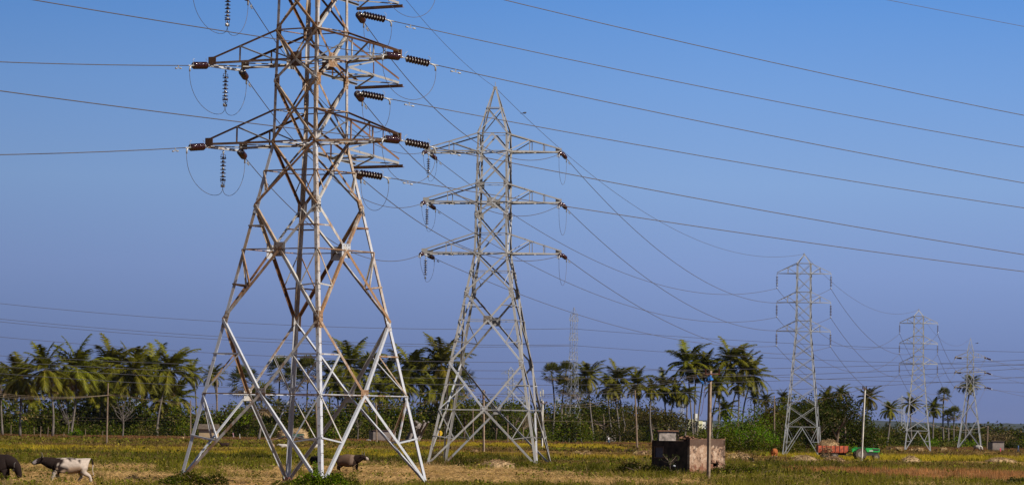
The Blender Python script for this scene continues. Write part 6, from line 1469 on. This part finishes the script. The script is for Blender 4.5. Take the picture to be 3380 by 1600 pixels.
# ------------------------------------------------------------------ air
hb = MB(); hb.box((0, 5000, 30), (9000, 10800, 66)); m = bpy.data.materials.new('haze'); m.use_nodes = True; nt = m.node_tree; nt.nodes.remove(nt.nodes['Principled BSDF'])
v = nt.nodes.new('ShaderNodeVolumePrincipled'); v.inputs['Color'].default_value = (.80, .86, 1, 1); v.inputs['Density'].default_value = 7e-6; v.inputs['Anisotropy'].default_value = .2; nt.links.new(v.outputs[0], nt.nodes['Material Output'].inputs['Volume'])
tag(hb.build('haze', m), 'thin bluish haze over the fields', kind='stuff')
# ------------------------------------------------------------------ light and sky
ALB = .72
S = Vector((math.cos(R(38)) * math.cos(R(38)), -math.sin(R(38)) * math.cos(R(38)), math.sin(R(38))))
sun = bpy.data.lights.new('sun', 'SUN'); sun.energy = 5.0; sun.angle = R(.55); sun.color = (1, .90, .76)
so = bpy.data.objects.new('sun', sun); COL.objects.link(so); so.rotation_euler = S.to_track_quat('Z', 'Y').to_euler()
w = bpy.data.worlds.new('World'); scn.world = w; w.use_nodes = True; nt = w.node_tree
bg = nt.nodes['Background']; sky = nt.nodes.new('ShaderNodeTexSky'); sky.sky_type = 'NISHITA'; sky.sun_disc = False
sky.sun_elevation = R(38); sky.sun_rotation = math.atan2(S.x, S.y); sky.ozone_density = 2.0; sky.dust_density = 1.0
tc = nt.nodes.new('ShaderNodeTexCoord'); sp = nt.nodes.new('ShaderNodeSeparateXYZ'); nt.links.new(tc.outputs['Generated'], sp.inputs[0])
def srgb(r, g, b): return tuple(((c / 255) / 12.92 if c / 255 < .04045 else ((c / 255 + .055) / 1.055) ** 2.4) for c in (r, g, b))
el = mathn(nt, 'MULTIPLY', sp.outputs['Z'], 5.0)      # z .2 -> 1
air = ramp(nt, el, [(0, srgb(105, 118, 162)), (.11, srgb(113, 132, 179)), (.22, srgb(127, 151, 200)), (.34, srgb(131, 164, 212)), (.47, srgb(116, 158, 216)), (.60, srgb(95, 147, 215)), (1, srgb(62, 110, 200))])
side = mathn(nt, 'ADD', mathn(nt, 'MULTIPLY', sp.outputs['X'], .9), .98)
BGS = .05; EXPO = .5
sc_ = nt.nodes.new('ShaderNodeVectorMath'); sc_.operation = 'SCALE'; nt.links.new(air, sc_.inputs[0]); nt.links.new(mathn(nt, 'MULTIPLY', mathn(nt, 'MINIMUM', side, 1.03), 1 / BGS / 2 ** EXPO), sc_.inputs['Scale'])
k = nt.nodes.new('ShaderNodeMapRange'); nt.links.new(sp.outputs['Z'], k.inputs[0]); k.inputs[1].default_value = .16; k.inputs[2].default_value = .42
nt.links.new(mixc(nt, k.outputs[0], sc_.outputs[0], sky.outputs[0]), bg.inputs['Color']); bg.inputs['Strength'].default_value = BGS
scn.view_settings.view_transform = 'Standard'; scn.view_settings.look = 'None'; scn.view_settings.exposure = EXPO; scn.view_settings.gamma = 1
scn.cycles.max_bounces = 6; scn.cycles.transparent_max_bounces = 8

for m in bpy.data.materials:
    if m.name == 'haze' or not m.node_tree: continue
    t = m.node_tree
    for n in list(t.nodes):
        key = 'Base Color' if n.type == 'BSDF_PRINCIPLED' else ('Color' if n.type == 'BSDF_TRANSLUCENT' else None)
        if key and n.inputs[key].links:
            src = n.inputs[key].links[0].from_socket; t.links.new(mixc(t, 1.0, src, (ALB, ALB, ALB), 'MULTIPLY'), n.inputs[key])
